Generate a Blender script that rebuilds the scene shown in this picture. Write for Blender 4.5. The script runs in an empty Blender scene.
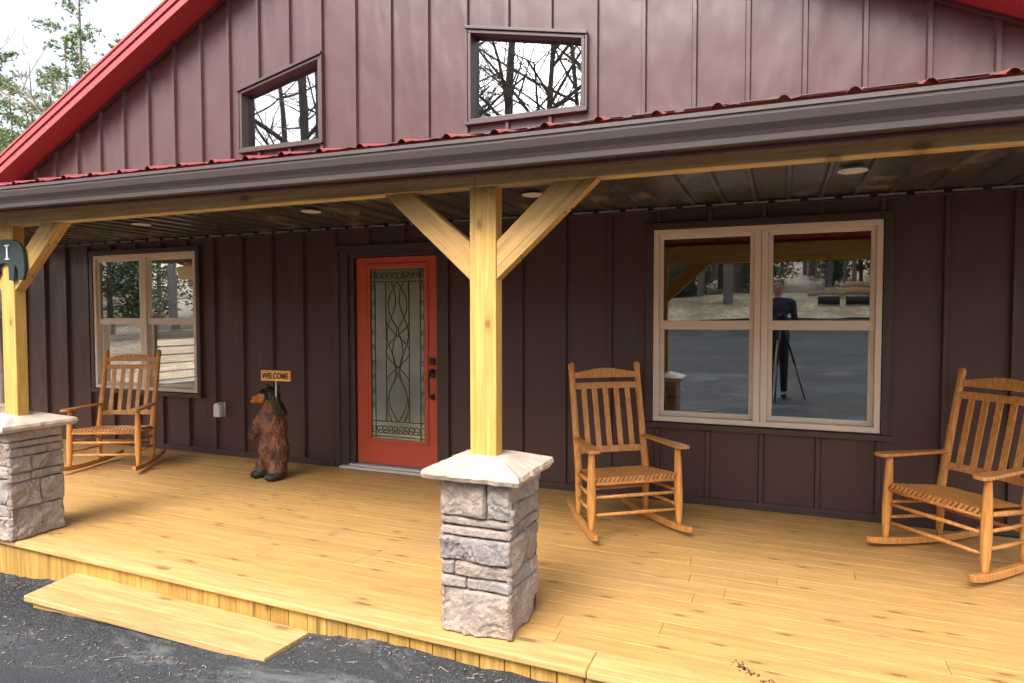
import bpy, bmesh, math, random
from mathutils import Vector, Matrix, noise
R = math.radians
rnd = random.Random(11)
scene = bpy.context.scene
COL = scene.collection

# ------------------------------------------------------------------ helpers
class MB:
    def __init__(s): s.v = []; s.f = []; s.m = []
    def poly(s, pts, mi=0):
        b = len(s.v); s.v += [tuple(p) for p in pts]; s.f.append(tuple(range(b, b + len(pts)))); s.m.append(mi)
    def mesh(s, vs, fs, mi=0):
        b = len(s.v); s.v += [tuple(v) for v in vs]
        for f in fs: s.f.append(tuple(i + b for i in f)); s.m.append(mi)
    def box(s, x0, x1, y0, y1, z0, z1, mi=0):
        vs = [(x0,y0,z0),(x1,y0,z0),(x1,y1,z0),(x0,y1,z0),(x0,y0,z1),(x1,y0,z1),(x1,y1,z1),(x0,y1,z1)]
        s.mesh(vs, [(0,3,2,1),(4,5,6,7),(0,1,5,4),(1,2,6,5),(2,3,7,6),(3,0,4,7)], mi)
    def hexa(s, bot, top, mi=0):
        s.mesh(list(bot) + list(top), [(3,2,1,0),(4,5,6,7),(0,1,5,4),(1,2,6,5),(2,3,7,6),(3,0,4,7)], mi)
    def beam(s, p0, p1, w, h, side=(0,1,0), mi=0):   # bar from p0 to p1; h across 'side'
        p0, p1 = Vector(p0), Vector(p1); d = (p1 - p0).normalized(); a = Vector(side)
        a = (a - d * a.dot(d)).normalized(); b = d.cross(a)
        q = [(-1,-1),(1,-1),(1,1),(-1,1)]
        s.hexa([p0 + b*(i*w/2) + a*(j*h/2) for i, j in q], [p1 + b*(i*w/2) + a*(j*h/2) for i, j in q], mi)
    def prism(s, pts, y0, y1, mi=0, axis='y'):       # polygon in (u,z), CCW seen from -y, extruded along y
        n = len(pts)
        def P(u, z, y): return (u, y, z) if axis == 'y' else (y, u, z)
        vs = [P(u, z, y0) for u, z in pts] + [P(u, z, y1) for u, z in pts]
        fs = [tuple(range(n)), tuple(reversed(range(n, 2*n)))] + [((i+1) % n, i, i+n, (i+1) % n + n) for i in range(n)]
        s.mesh(vs, fs, mi)
    def tube(s, pts, rad, n=8, mi=0, cap=True):
        pts = [Vector(p) for p in pts]; k = len(pts)
        if not isinstance(rad, (list, tuple)): rad = [rad] * k
        b = len(s.v); ref = None
        for i, p in enumerate(pts):
            d = (pts[min(i+1, k-1)] - pts[max(i-1, 0)]).normalized()
            if ref is None: ref = Vector((0,0,1)) if abs(d.z) < .9 else Vector((1,0,0))
            u = (ref - d * ref.dot(d)).normalized(); w = d.cross(u); ref = u
            for j in range(n):
                a = 2*math.pi*j/n; s.v.append(tuple(p + u*(rad[i]*math.cos(a)) + w*(rad[i]*math.sin(a))))
        for i in range(k-1):
            for j in range(n):
                s.f.append((b+i*n+j, b+i*n+(j+1) % n, b+(i+1)*n+(j+1) % n, b+(i+1)*n+j)); s.m.append(mi)
        if cap:
            s.f.append(tuple(b+j for j in reversed(range(n)))); s.m.append(mi)
            s.f.append(tuple(b+(k-1)*n+j for j in range(n))); s.m.append(mi)
    def build(s, name, mats, parent=None, smooth=False, bevel=0, seg=2, solid=0):
        me = bpy.data.meshes.new(name); me.from_pydata(s.v, [], s.f); me.update()
        if not isinstance(mats, (list, tuple)): mats = [mats]
        for m in mats: me.materials.append(m)
        me.polygons.foreach_set('material_index', s.m)
        bm = bmesh.new(); bm.from_mesh(me)
        if not solid and len(s.f) < 60000: bmesh.ops.recalc_face_normals(bm, faces=bm.faces)
        for f in bm.faces: f.smooth = smooth
        bm.to_mesh(me); bm.free()
        o = bpy.data.objects.new(name, me); COL.objects.link(o)
        if parent: o.parent = parent
        if bevel:
            b = o.modifiers.new('Bevel', 'BEVEL'); b.width = bevel; b.segments = seg; b.limit_method = 'ANGLE'; b.angle_limit = R(40)
            b.harden_normals = False
        return o

def tag(o, label, cat, group=None):
    o['label'] = label; o['category'] = cat
    if group: o['group'] = group
    return o
def thing(name, label, cat, loc=(0,0,0), rz=0, group=None):
    o = bpy.data.objects.new(name, None); COL.objects.link(o); o.empty_display_size = .2
    o.location = loc; o.rotation_euler = (0,0,rz); return tag(o, label, cat, group)
def dup(o, parent=None):
    c = o.copy(); COL.objects.link(c)
    if parent: c.parent = parent
    for ch in list(o.children): dup(ch, c)
    return c

# ------------------------------------------------------------------ materials
def newmat(name):
    m = bpy.data.materials.new(name); m.use_nodes = True; nt = m.node_tree
    return m, nt, nt.nodes['Principled BSDF']
def N(nt, t, **kw):
    n = nt.nodes.new(t)
    for k, v in kw.items():
        if k in n.inputs: n.inputs[k].default_value = v
        else: setattr(n, k, v)
    return n
def ramp(nt, fac, stops):
    r = nt.nodes.new('ShaderNodeValToRGB'); e = r.color_ramp.elements
    while len(e) < len(stops): e.new(.5)
    for el, (p, c) in zip(e, stops): el.position = p; el.color = (*c, 1) if len(c) == 3 else c
    nt.links.new(fac, r.inputs[0]); return r.outputs[0]
def mix(nt, fac, a, b, mode='MIX'):
    n = nt.nodes.new('ShaderNodeMix'); n.data_type = 'RGBA'; n.blend_type = mode
    for s, v in ((n.inputs[0], fac), (n.inputs[6], a), (n.inputs[7], b)):
        if isinstance(v, bpy.types.NodeSocket): nt.links.new(v, s)
        elif isinstance(v, (int, float)): s.default_value = v
        else: s.default_value = (*v, 1)
    return n.outputs[2]
def math_(nt, op, a, b=None):
    n = nt.nodes.new('ShaderNodeMath'); n.operation = op
    for i, v in enumerate((a, b)):
        if v is None: continue
        if isinstance(v, bpy.types.NodeSocket): nt.links.new(v, n.inputs[i])
        else: n.inputs[i].default_value = v
    return n.outputs[0]
def coords(nt, scale=(1,1,1), island=False):
    tc = nt.nodes.new('ShaderNodeTexCoord'); v = tc.outputs['Object']
    if island:
        g = nt.nodes.new('ShaderNodeNewGeometry'); w = N(nt, 'ShaderNodeTexWhiteNoise', noise_dimensions='1D')
        nt.links.new(g.outputs['Random Per Island'], w.inputs['W'])
        sc = N(nt, 'ShaderNodeVectorMath', operation='SCALE'); nt.links.new(w.outputs['Color'], sc.inputs[0]); sc.inputs['Scale'].default_value = 37.
        ad = N(nt, 'ShaderNodeVectorMath', operation='ADD'); nt.links.new(v, ad.inputs[0]); nt.links.new(sc.outputs[0], ad.inputs[1]); v = ad.outputs[0]
    mp = nt.nodes.new('ShaderNodeMapping'); mp.inputs['Scale'].default_value = scale; nt.links.new(v, mp.inputs[0])
    return mp.outputs[0]
def noise_(nt, vec, scale, detail=4, rough=.55, dist=0):
    n = N(nt, 'ShaderNodeTexNoise', Scale=scale, Detail=detail, Roughness=rough, Distortion=dist); nt.links.new(vec, n.inputs['Vector'])
    return n.outputs['Fac']
def bump(nt, b, h, strength, dist):
    n = N(nt, 'ShaderNodeBump', Strength=strength, Distance=dist); nt.links.new(h, n.inputs['Height']); nt.links.new(n.outputs[0], b.inputs['Normal']); return n

def wood(name, dark, light, axis='x', rough=.5, island=True, knots=.0, grain=1., var=.18, weather=0., flat='y', kd=.62, kr=3.2, checks=0.):
    m, nt, b = newmat(name)
    def sc(a, c): return tuple(a if ax == axis else c for ax in 'xyz')
    v = coords(nt, sc(1.0, 22), island); g1 = noise_(nt, v, 1.6*grain, 5, .6, .5)
    v2 = coords(nt, sc(3.5, 120), island); g2 = noise_(nt, v2, 1.4, 4, .65)
    g = math_(nt, 'ADD', math_(nt, 'MULTIPLY', g1, .5), math_(nt, 'MULTIPLY', g2, .5))
    c = ramp(nt, g, [(.36, tuple(x*.82 for x in dark)), (.47, dark), (.60, light), (.72, tuple(min(.85, x*1.08) for x in light))])
    geo = nt.nodes.new('ShaderNodeNewGeometry')
    hs = nt.nodes.new('ShaderNodeHueSaturation')
    if island:
        val = math_(nt, 'ADD', math_(nt, 'MULTIPLY', geo.outputs['Random Per Island'], var*2), 1-var); nt.links.new(val, hs.inputs['Value'])
    nt.links.new(c, hs.inputs['Color']); c = hs.outputs[0]
    if weather:
        w = noise_(nt, coords(nt, (1,1,1)), 1.1, 6, .65); c = mix(nt, math_(nt, 'MULTIPLY', ramp(nt, w, [(.47,(0,0,0)),(.70,(1,1,1))]), weather), c, tuple(.55*x + .06 for x in dark))
    if checks:
        ck = noise_(nt, coords(nt, sc(.55, 42), island), 1.0, 2, .5, .3)
        c = mix(nt, math_(nt, 'MULTIPLY', ramp(nt, ck, [(.655,(0,0,0)),(.675,(1,1,1))]), checks), c, tuple(x*.35 for x in dark))
    if knots:
        sp = nt.nodes.new('ShaderNodeSeparateXYZ'); nt.links.new(coords(nt, (1,1,1), island), sp.inputs[0]); cb = nt.nodes.new('ShaderNodeCombineXYZ')
        cross = [i for i, ax in enumerate('xyz') if ax not in (axis, flat)][0]
        nt.links.new(sp.outputs['xyz'.index(axis)], cb.inputs[0]); nt.links.new(math_(nt, 'MULTIPLY', sp.outputs[cross], kr), cb.inputs[1])
        vo = N(nt, 'ShaderNodeTexVoronoi', Scale=2.1*knots, Randomness=1., voronoi_dimensions='2D'); nt.links.new(cb.outputs[0], vo.inputs['Vector'])
        nz = noise_(nt, coords(nt, (1,1,1), island), 60, 2)
        d = math_(nt, 'ADD', vo.outputs['Distance'], math_(nt, 'MULTIPLY', nz, .05))
        ring = ramp(nt, d, [(.0,(.75,.75,.75)),(.05,(1,1,1)),(.085,(.8,.8,.8)),(.11,(.3,.3,.3)),(.20,(0,0,0))])
        sel = math_(nt, 'GREATER_THAN', N2(nt, vo.outputs['Color']), kd)
        c = mix(nt, math_(nt, 'MULTIPLY', math_(nt, 'MULTIPLY', ring, sel), .72), c, tuple(x*.22 for x in dark))
    nt.links.new(c, b.inputs['Base Color']); b.inputs['Roughness'].default_value = rough
    b.inputs['Specular IOR Level'].default_value = .3
    bump(nt, b, g, .25, .004)
    return m
def N2(nt, colsock):
    s = nt.nodes.new('ShaderNodeSeparateColor'); nt.links.new(colsock, s.inputs[0]); return s.outputs[0]

def metal_paint(name, col, rough=.38, wav=.5, spec=.5, dirt=.0):
    m, nt, b = newmat(name)
    v = coords(nt, (1,1,1)); n1 = noise_(nt, v, 1.7, 3, .5); n2 = noise_(nt, v, 22, 4, .6)
    c = mix(nt, math_(nt, 'MULTIPLY', n1, .5), tuple(x*.86 for x in col), tuple(min(1, x*1.2) for x in col))
    if dirt:
        n3 = noise_(nt, coords(nt, (2.5,1.2,1.2)), 1.6, 6, .7)
        c = mix(nt, math_(nt, 'MULTIPLY', ramp(nt, n3, [(.54,(0,0,0)),(.66,(1,1,1))]), dirt), c, (.5,.45,.4))
    nt.links.new(c, b.inputs['Base Color'])
    r = math_(nt, 'ADD', math_(nt, 'MULTIPLY', n2, .2), rough-.1); nt.links.new(r, b.inputs['Roughness'])
    b.inputs['Specular IOR Level'].default_value = spec
    if wav:
        vw = coords(nt, (2.2, 2.2, .9)); nw = noise_(nt, vw, 1.6, 2, .4); bump(nt, b, nw, wav, .035)
    return m

M = {}
M['wall'] = metal_paint('brown_siding', (.073,.0365,.036), .36, .8, .40)
M['brown'] = metal_paint('brown_trim', (.056,.033,.030), .38, .1)
M['gutter'] = metal_paint('gutter_paint', (.085,.062,.060), .42, 0, .5)
M['ceil'] = metal_paint('ceiling_metal', (.070,.063,.066), .36, .2, .5, dirt=.4)
M['red'] = metal_paint('red_metal', (.27,.044,.046), .38, .15, .5)
M['reddoor'] = metal_paint('red_door_paint', (.50,.082,.042), .40, .0, .4)
M['tan'] = metal_paint('tan_vinyl', (.70,.60,.52), .45, 0, .4)
M['silver'] = metal_paint('bare_metal', (.5,.48,.46), .35, 0, .6)
M['black'] = metal_paint('black_metal', (.015,.015,.016), .4, 0)
M['white'] = metal_paint('white_plastic', (.75,.74,.71), .4, 0)
M['lead'] = metal_paint('dark_came', (.05,.048,.045), .4, 0)
M['room'] = metal_paint('interior_paint', (.14,.12,.10), .8, 0)
M['green'] = metal_paint('green_patina', (.018,.034,.030), .5, 0, .4)
M['deck'] = wood('deck_boards', (.425,.234,.078), (.54,.315,.110), 'x', .5, True, 1.05, 1.1, .06, .32, 'z', .5, 3.2, .35)
M['nose'] = wood('edge_board', (.42,.265,.098), (.55,.375,.160), 'x', .5, True, .6, 1., .05, .1, 'z')
M['step'] = wood('step_boards', (.41,.255,.098), (.54,.37,.165), 'x', .55, True, .7, 1., .08, .3, 'z')
M['skirt'] = wood('skirt_boards', (.36,.20,.045), (.50,.30,.085), 'z', .55, True, .7, 1., .16)
M['postw'] = wood('post_timber', (.50,.295,.078), (.62,.385,.118), 'z', .5, True, 1.5, 1., .05, .0, 'y', .25, 1.5, .5)
M['beamw'] = wood('beam_timber', (.60,.42,.18), (.72,.53,.25), 'x', .5, True, 1.1, 1., .06, 0, 'y', .5, 1.8, .5)
M['brace'] = wood('brace_timber', (.44,.25,.080), (.57,.355,.125), 'x', .5, True, 1.2, 1., .07, 0, 'y', .5, 1.8, .5)
M['chair'] = wood('chair_oak', (.50,.215,.058), (.66,.325,.100), 'z', .38, True, 0, 1.5, .10)
M['sign'] = wood('sign_pine', (.70,.36,.12), (.82,.50,.20), 'x', .5, False, 0, 1.)

def pane_mat(name, ior, tint, rough=.0, wob=0.):
    m = bpy.data.materials.new(name); m.use_nodes = True; nt = m.node_tree; nt.nodes.clear()
    out = nt.nodes.new('ShaderNodeOutputMaterial'); tr = N(nt, 'ShaderNodeBsdfTransparent', Color=(*tint,1)); gl = N(nt, 'ShaderNodeBsdfGlossy', Roughness=rough, Color=(.92,.97,1,1))
    fr = N(nt, 'ShaderNodeFresnel', IOR=ior); ms = nt.nodes.new('ShaderNodeMixShader')
    nt.links.new(fr.outputs[0], ms.inputs[0]); nt.links.new(tr.outputs[0], ms.inputs[1]); nt.links.new(gl.outputs[0], ms.inputs[2]); nt.links.new(ms.outputs[0], out.inputs[0])
    if wob:
        h = noise_(nt, coords(nt, (1,1,1)), 1.3, 2, .4); bp = N(nt, 'ShaderNodeBump', Strength=wob, Distance=.004); nt.links.new(h, bp.inputs['Height']); nt.links.new(bp.outputs[0], gl.inputs['Normal'])
    return m
M['glass'] = pane_mat('window_glass', 3.7, (.86,.90,.90), 0, .22)
M['doorglass'] = pane_mat('textured_glass', 3.2, (.25,.27,.27), .10, .5)
_nt = M['doorglass'].node_tree; _out = [n for n in _nt.nodes if n.type == 'OUTPUT_MATERIAL'][0]; _src = _out.inputs[0].links[0].from_socket   # pebbled, slightly milky panes
_df = N(_nt, 'ShaderNodeBsdfDiffuse', Color=(.44,.52,.42,1)); _mx = _nt.nodes.new('ShaderNodeMixShader'); _mx.inputs[0].default_value = .30
_nt.links.new(_src, _mx.inputs[1]); _nt.links.new(_df.outputs[0], _mx.inputs[2]); _nt.links.new(_mx.outputs[0], _out.inputs[0])
_h = noise_(_nt, coords(_nt, (1,1,1)), 90, 2, .5); _bp = N(_nt, 'ShaderNodeBump', Strength=.35, Distance=.002); _nt.links.new(_h, _bp.inputs['Height'])
_gl = [n for n in _nt.nodes if n.type == 'BSDF_GLOSSY'][0]; _old = _gl.inputs['Normal'].links[0].from_socket; _nt.links.new(_old, _bp.inputs['Normal']); _nt.links.new(_bp.outputs[0], _gl.inputs['Normal'])

def stone_mat():
    m, nt, b = newmat('ledge_stone')
    g = nt.nodes.new('ShaderNodeNewGeometry'); v = coords(nt, (1,1,1), True)
    base = ramp(nt, g.outputs['Random Per Island'], [(0,(.16,.135,.12)),(.16,(.37,.275,.22)),(.32,(.21,.19,.185)),(.48,(.42,.33,.27)),(.64,(.22,.165,.13)),(.8,(.33,.25,.205)),(1,(.24,.225,.215))])
    n1 = noise_(nt, v, 9, 6, .65, .5); n2 = noise_(nt, v, 70, 4, .6)
    c = mix(nt, ramp(nt, n1, [(.48,(0,0,0)),(.70,(.85,.85,.85))]), base, (.37,.265,.205))
    c = mix(nt, .26, c, mix(nt, ramp(nt, noise_(nt, v, 13, 7, .75, .6), [(.40,(0,0,0)),(.60,(1,1,1))]), (.09,.085,.09), (.46,.40,.35)))
    nt.links.new(c, b.inputs['Base Color']); b.inputs['Roughness'].default_value = .85; b.inputs['Specular IOR Level'].default_value = .2
    bump(nt, b, math_(nt, 'ADD', n1, math_(nt, 'MULTIPLY', n2, .5)), .9, .016); return m
M['stone'] = stone_mat()
def cap_mat():
    m, nt, b = newmat('cap_stone'); v = coords(nt); n = noise_(nt, v, 6, 6, .6, .4)
    nt.links.new(ramp(nt, n, [(.3,(.34,.25,.19)),(.5,(.44,.345,.28)),(.72,(.48,.41,.35))]), b.inputs['Base Color']); b.inputs['Roughness'].default_value = .8
    bump(nt, b, noise_(nt, v, 55, 5, .6), .4, .006); return m
M['cap'] = cap_mat()
M['mortar'] = metal_paint('mortar', (.20,.17,.155), .9, 0, .2)

def asphalt_mat():
    m, nt, b = newmat('asphalt'); v = coords(nt)
    vo = N(nt, 'ShaderNodeTexVoronoi', Scale=170.); nt.links.new(v, vo.inputs['Vector'])
    stone = ramp(nt, N2(nt, vo.outputs['Color']), [(0,(.006,.006,.008)),(.6,(.019,.021,.024)),(.88,(.046,.048,.052)),(1,(.17,.165,.16))])
    seam = ramp(nt, noise_(nt, coords(nt, (.10,.9,1)), 1.1, 5, .6, .3), [(.42,(0,0,0)),(.56,(1,1,1))])
    c = mix(nt, math_(nt, 'MULTIPLY', seam, .62), stone, (.052,.057,.062))
    dust = ramp(nt, noise_(nt, coords(nt, (.8,2.2,1)), 1.5, 8, .72, .4), [(.53,(0,0,0)),(.68,(1,1,1))])
    c = mix(nt, math_(nt, 'MULTIPLY', dust, .6), c, (.24,.24,.24))
    nt.links.new(c, b.inputs['Base Color']); b.inputs['Roughness'].default_value = .85; b.inputs['Specular IOR Level'].default_value = .3
    bump(nt, b, math_(nt, 'ADD', vo.outputs['Distance'], noise_(nt, v, 14, 4, .7)), .6, .008); return m
M['asphalt'] = asphalt_mat()
def litter_mat(name, a, bb, cc, sc=30):
    m, nt, b = newmat(name); v = coords(nt); vo = N(nt, 'ShaderNodeTexVoronoi', Scale=float(sc)); nt.links.new(v, vo.inputs['Vector'])
    c = ramp(nt, N2(nt, vo.outputs['Color']), [(0,a),(.5,bb),(1,cc)])
    c = mix(nt, ramp(nt, noise_(nt, v, .7, 6, .65), [(.4,(0,0,0)),(.65,(.8,.8,.8))]), c, tuple(x*.5 for x in a))
    nt.links.new(c, b.inputs['Base Color']); b.inputs['Roughness'].default_value = .95
    bump(nt, b, vo.outputs['Distance'], .7, .03); return m
M['litter'] = litter_mat('leaf_litter', (.10,.07,.045), (.26,.18,.11), (.42,.33,.22))
M['mulch'] = litter_mat('straw_mulch', (.36,.26,.15), (.58,.45,.28), (.72,.62,.44), 9)
def bark_mat(name, a, c_):
    m, nt, b = newmat(name); v = coords(nt, (9,9,1.6)); n = noise_(nt, v, 2.2, 6, .7, .6)
    nt.links.new(ramp(nt, n, [(.3,a),(.7,c_)]), b.inputs['Base Color']); b.inputs['Roughness'].default_value = .95; bump(nt, b, n, .8, .03); return m
M['bark'] = bark_mat('grey_bark', (.11,.09,.078), (.32,.275,.24))
M['pinebark'] = bark_mat('pine_bark', (.07,.05,.04), (.19,.14,.11))
def leaf_mat(name, a, c_):
    m, nt, b = newmat(name); g = nt.nodes.new('ShaderNodeNewGeometry')
    nt.links.new(ramp(nt, g.outputs['Random Per Island'], [(0,a),(1,c_)]), b.inputs['Base Color']); b.inputs['Roughness'].default_value = .6
    b.inputs['Transmission Weight'].default_value = 0; b.inputs['Subsurface Weight'].default_value = 0; return m
M['needle'] = leaf_mat('pine_needles', (.055,.10,.035), (.16,.22,.07))
M['leaf'] = leaf_mat('evergreen_leaves', (.05,.085,.03), (.15,.20,.08))
M['twig'] = leaf_mat('twig_bark', (.14,.11,.095), (.32,.27,.23))
M['grit'] = leaf_mat('grit', (.008,.008,.010), (.10,.10,.105)); M['chip'] = leaf_mat('bark_chips', (.05,.035,.025), (.33,.25,.17))

# ------------------------------------------------------------------ measured layout (metres; house wall at y = 0, deck top at z = 0)
S = .4014
GX, GZ, SL = -2.85, 5.890, .482                     # gable centre, apex of the wall line, roof slope
HL, HR = -8.42, 2.75                             # house corners
def gable(x): return GZ - SL*abs(x - GX)
def edge_y(x): return -2.664 - .030*(x + 4.33)   # front edge of the deck
def ground_z(x, y=0):
    pts = [(-40,-1.6),(-14,-.6),(-8,-.40),(-4.3,-.25),(-3.5,-.21),(-1.66,-.152),(-1.25,-.112),(0,-.098),(4,-.06),(12,.0),(60,.3)]
    z = pts[0][1]
    for (a, za), (b, zb) in zip(pts, pts[1:]):
        if x >= a: z = za + (zb - za)*min(1, (x - a)/(b - a))
    return z + .128*max(0, -3.45 - y)

# ------------------------------------------------------------------ setting: ground
def sheet(name, xs, ys, zf, mat):
    mb = MB(); nx = len(xs)
    vs = [(x, y, zf(x, y)) for y in ys for x in xs]
    fs = [(j*nx+i, j*nx+i+1, (j+1)*nx+i+1, (j+1)*nx+i) for j in range(len(ys)-1) for i in range(nx-1)]
    mb.mesh(vs, fs); o = mb.build(name, mat, smooth=True); o['kind'] = 'structure'; return o
def lin(a, b, n): return [a + (b-a)*i/n for i in range(n+1)]
def hill(x, y):
    z = ground_z(max(-40, min(60, x)), max(y, -19)) - .12
    if y < -19: z += .16*(-19 - y) if y > -45 else .16*26 + .05*(-45-y)
    if x < -9: z += (-.035*min(30, -9 - x) if y > 0 else .12*min(30, -9 - x)*min(1, -y/3) - .035*min(30, -9 - x)*(1 - min(1, -y/3)))
    if y > 2: z += .01*(y - 2)
    return z + .25*noise.noise((x*.11, y*.11, 0)) * min(1, max(0, (abs(x)-9)/6) + max(0, (-19-y)/6))
sheet('ground', lin(-90, -16, 20) + lin(-15, 15, 30) + lin(18, 90, 18), lin(-110, -48, 10) + lin(-46, 6, 40) + lin(10, 110, 14), hill, M['litter'])
def drive(x, y):
    lip = .009*noise.noise((x*2.3, y*2.3, 3)) + .006*noise.noise((x*7, y*7, 1)) + .006*noise.noise((x*19, y*19, 1))
    e = max(0, 1 - (edge_y(x) - y)/.5)
    return ground_z(x, y) + lip*(.5 + e)
sheet('driveway', lin(-16, -5, 12) + lin(-4.9, 2.2, 140) + lin(2.6, 16, 14), lin(-15.5, -4.4, 24) + lin(-4.3, -2.55, 40), drive, M['asphalt'])
sheet('mulch_bank', lin(-18, 18, 72), lin(-19.5, -15.2, 14), lambda x, y: ground_z(x, y) + .03 + .35*max(0, min(1, (-15.3-y)/3)) + .06*noise.noise((x*1.1, y*1.1, 2)), M['mulch'])

# ------------------------------------------------------------------ house
house = thing('house', 'brown metal sided house with a red gable roof and red front door', 'house', (GX, 0, 0))
def H(mb, name, mats, parent=None, **kw):        # house part modelled in world coordinates
    mb.v = [(x - GX, y, z) for x, y, z in mb.v]
    return mb.build(name, mats, parent or house, **kw)
WR = (-.338, 1.313, .657, 2.218); WL = (-7.0216, -5.3719, .6657, 2.2450)
DR = (-3.46, -2.285, -.02, 2.165)
UPL = (-4.69, -3.645, 3.275, 3.885, 4.115); UPM = (-2.015, -.925, 3.275, 4.100, 3.880)
holes = [(a, b, lambda x, c=c: c, lambda x, d=d: d) for a, b, c, d in (WR, WL, DR)]
holes += [(u[0], u[1], lambda x, u=u: u[2], lambda x, u=u: u[3] + (u[4]-u[3])*(x-u[0])/(u[1]-u[0])) for u in (UPL, UPM)]
def facade(mb, y, z0):
    xs = sorted({HL, HR, GX} | {h[0] for h in holes} | {h[1] for h in holes})
    for a, b in zip(xs, xs[1:]):
        hs = sorted([h for h in holes if h[0] <= a + 1e-6 and h[1] >= b - 1e-6], key=lambda h: h[2](a))
        lo = lambda x: z0
        for h in hs + [None]:
            up = gable if h is None else h[2]
            if up((a+b)/2) > lo((a+b)/2) + .01: mb.poly([(a,y,lo(a)),(b,y,lo(b)),(b,y,up(b)),(a,y,up(a))])
            if h: lo = h[3]
mb = MB(); facade(mb, 0, -.45)
def rib(x, z0, z1, w=.046, d=.034):
    h = w/2; t = h*.62
    mb.hexa([(x-h,-.0005,z0),(x+h,-.0005,z0),(x+t,-d,z0),(x-t,-d,z0)], [(x-h,-.0005,z1),(x+h,-.0005,z1),(x+t,-d,z1),(x-t,-d,z1)])
def ribs(x, z0, z1, mg):
    cuts = sorted([(h[2](x) - mg, h[3](x) + mg) for h in holes if h[0] - mg < x < h[1] + mg])
    a = z0
    for c0, c1 in cuts:
        if c1 < z0 or c0 > z1: continue
        if c0 > a + .03: rib(x, a, c0)
        a = c1
    if z1 > a + .03: rib(x, a, z1)
for i in range(-10, 18):
    x = -4.3135 + S*i
    if HL + .05 < x < HR - .05: ribs(x, .062, 2.40, .062)
for i in range(-2, 27):
    x = -7.6563 + S*i
    if HL + .3 < x < HR - .1: ribs(x, 2.45, gable(x) - .01, .034)
H(mb, 'wall', M['wall'])
mb = MB()                                        # side, rear walls and ceiling of the rooms behind
SWY0, SWY1, SWZ0, SWZ1 = 1.72, 2.75, .42, 2.25
for y0, y1, z0, z1 in ((0.0,SWY0,-.45,3.3),(SWY1,9,-.45,3.3),(SWY0,SWY1,-.45,SWZ0),(SWY0,SWY1,SWZ1,3.3)):
    mb.box(HL-.002, HL+.13, y0+.002, y1, z0, z1)
mb.box(HR-.13, HR+.002, .002, 9, -.45, 3.3); mb.box(HL, HR, 8.9, 9, -.45, 3.3)
mb.box(HL+.13, HR-.13, .16, 8.9, 2.55, 2.6)
H(mb, 'side_wall', M['wall'])
mb = MB(); mb.box(HL+.13, HR-.13, .16, 8.9, -.04, .012); mb.box(HL+.14, HR-.14, 4.2, 4.3, .012, 2.55); mb.box(-4.6, -4.5, .2, 4.2, .012, 2.55); mb.box(-1.0, -.9, .2, 4.2, .012, 2.55)
mb.box(HL+.14, HR-.14, 3.0, 3.1, 2.6, gable(GX)-2.2)
H(mb, 'interior_partition', M['room'])
# base trim along the deck, corner trim
for a, b in ((HL, DR[0]-.075), (DR[1]+.075, HR)):
    mb = MB(); pr = [(-.040,.002),(-.040,.012),(-.022,.012),(-.022,.058),(-.0005,.058),(-.0005,.002)]; n = 6
    mb.mesh([(x, y, z) for x in (a, b) for y, z in pr], [tuple(range(n)), tuple(range(n, 2*n))] + [(i, (i+1) % n, (i+1) % n+n, i+n) for i in range(n)])
    H(mb, 'base_trim', M['brown'])
for pts in ([(HL-.03,-.045),(HL+.07,-.045),(HL+.07,-.001),(HL-.003,-.001),(HL-.003,.08),(HL-.03,.08)], [(HR-.07,-.045),(HR+.03,-.045),(HR+.03,.08),(HR+.003,.08),(HR+.003,-.001),(HR-.07,-.001)]):
    mb = MB(); n = 6; mb.mesh([(x, y, z) for z in (-.4, 2.4) for x, y in pts], [tuple(range(n)), tuple(range(n, 2*n))] + [(i, (i+1) % n, (i+1) % n+n, i+n) for i in range(n)])
    H(mb, 'corner_trim', M['brown'])
# main roof: red slabs with rake fascia and soffit
OV = .30
rf = MB(); L_ = 6.35
for sx in (-1, 1):
    for (y0, y1, dz0, dz1) in ((-OV-.012, 9.4, .150, .172),):
        pts = [(GX, GZ+dz0), (GX, GZ+dz1), (GX+sx*L_, GZ+dz1-SL*L_), (GX+sx*L_, GZ+dz0-SL*L_)]
        rf.prism(pts, y0, y1)
    for k in range(42):                          # standing ribs down the slope
        y = -.30 + .2286*k
        rf.beam((GX, y, GZ+.182), (GX+sx*L_, y, GZ+.182-SL*L_), .024, .05)
H(rf, 'roof', M['red'])
for sx in (-1, 1):
    mb = MB()
    mb.prism([(GX, GZ+.03), (GX, GZ+.147), (GX+sx*L_, GZ+.147-SL*L_), (GX+sx*L_, GZ+.03-SL*L_)], -OV, -OV+.03)
    mb.prism([(GX, GZ-.02), (GX, GZ+.05), (GX+sx*L_, GZ+.05-SL*L_), (GX+sx*L_, GZ-.02-SL*L_)], -OV-.012, -OV-.002)
    mb.prism([(GX, GZ+.085), (GX, GZ+.146), (GX+sx*L_, GZ+.146-SL*L_), (GX+sx*L_, GZ+.085-SL*L_)], -OV-.018, -OV-.002)
    H(mb, 'rake_trim', M['red'])
    mb = MB(); mb.prism([(GX, GZ-.005), (GX, GZ+.02), (GX+sx*L_, GZ+.02-SL*L_), (GX+sx*L_, GZ-.005-SL*L_)], -OV+.001, -.001)
    H(mb, 'soffit', M['red'])
    mb = MB(); mb.prism([(GX, GZ-.045), (GX, GZ-.008), (GX+sx*5.5, GZ-.008-SL*5.5), (GX+sx*5.5, GZ-.045-SL*5.5)], -.02, -.0355)
    mb.prism([(GX, GZ-.042), (GX, GZ-.03), (GX+sx*5.5, GZ-.03-SL*5.5), (GX+sx*5.5, GZ-.042-SL*5.5)], -.0365, -.05)
    H(mb, 'eave_trim', M['brown'])

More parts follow.
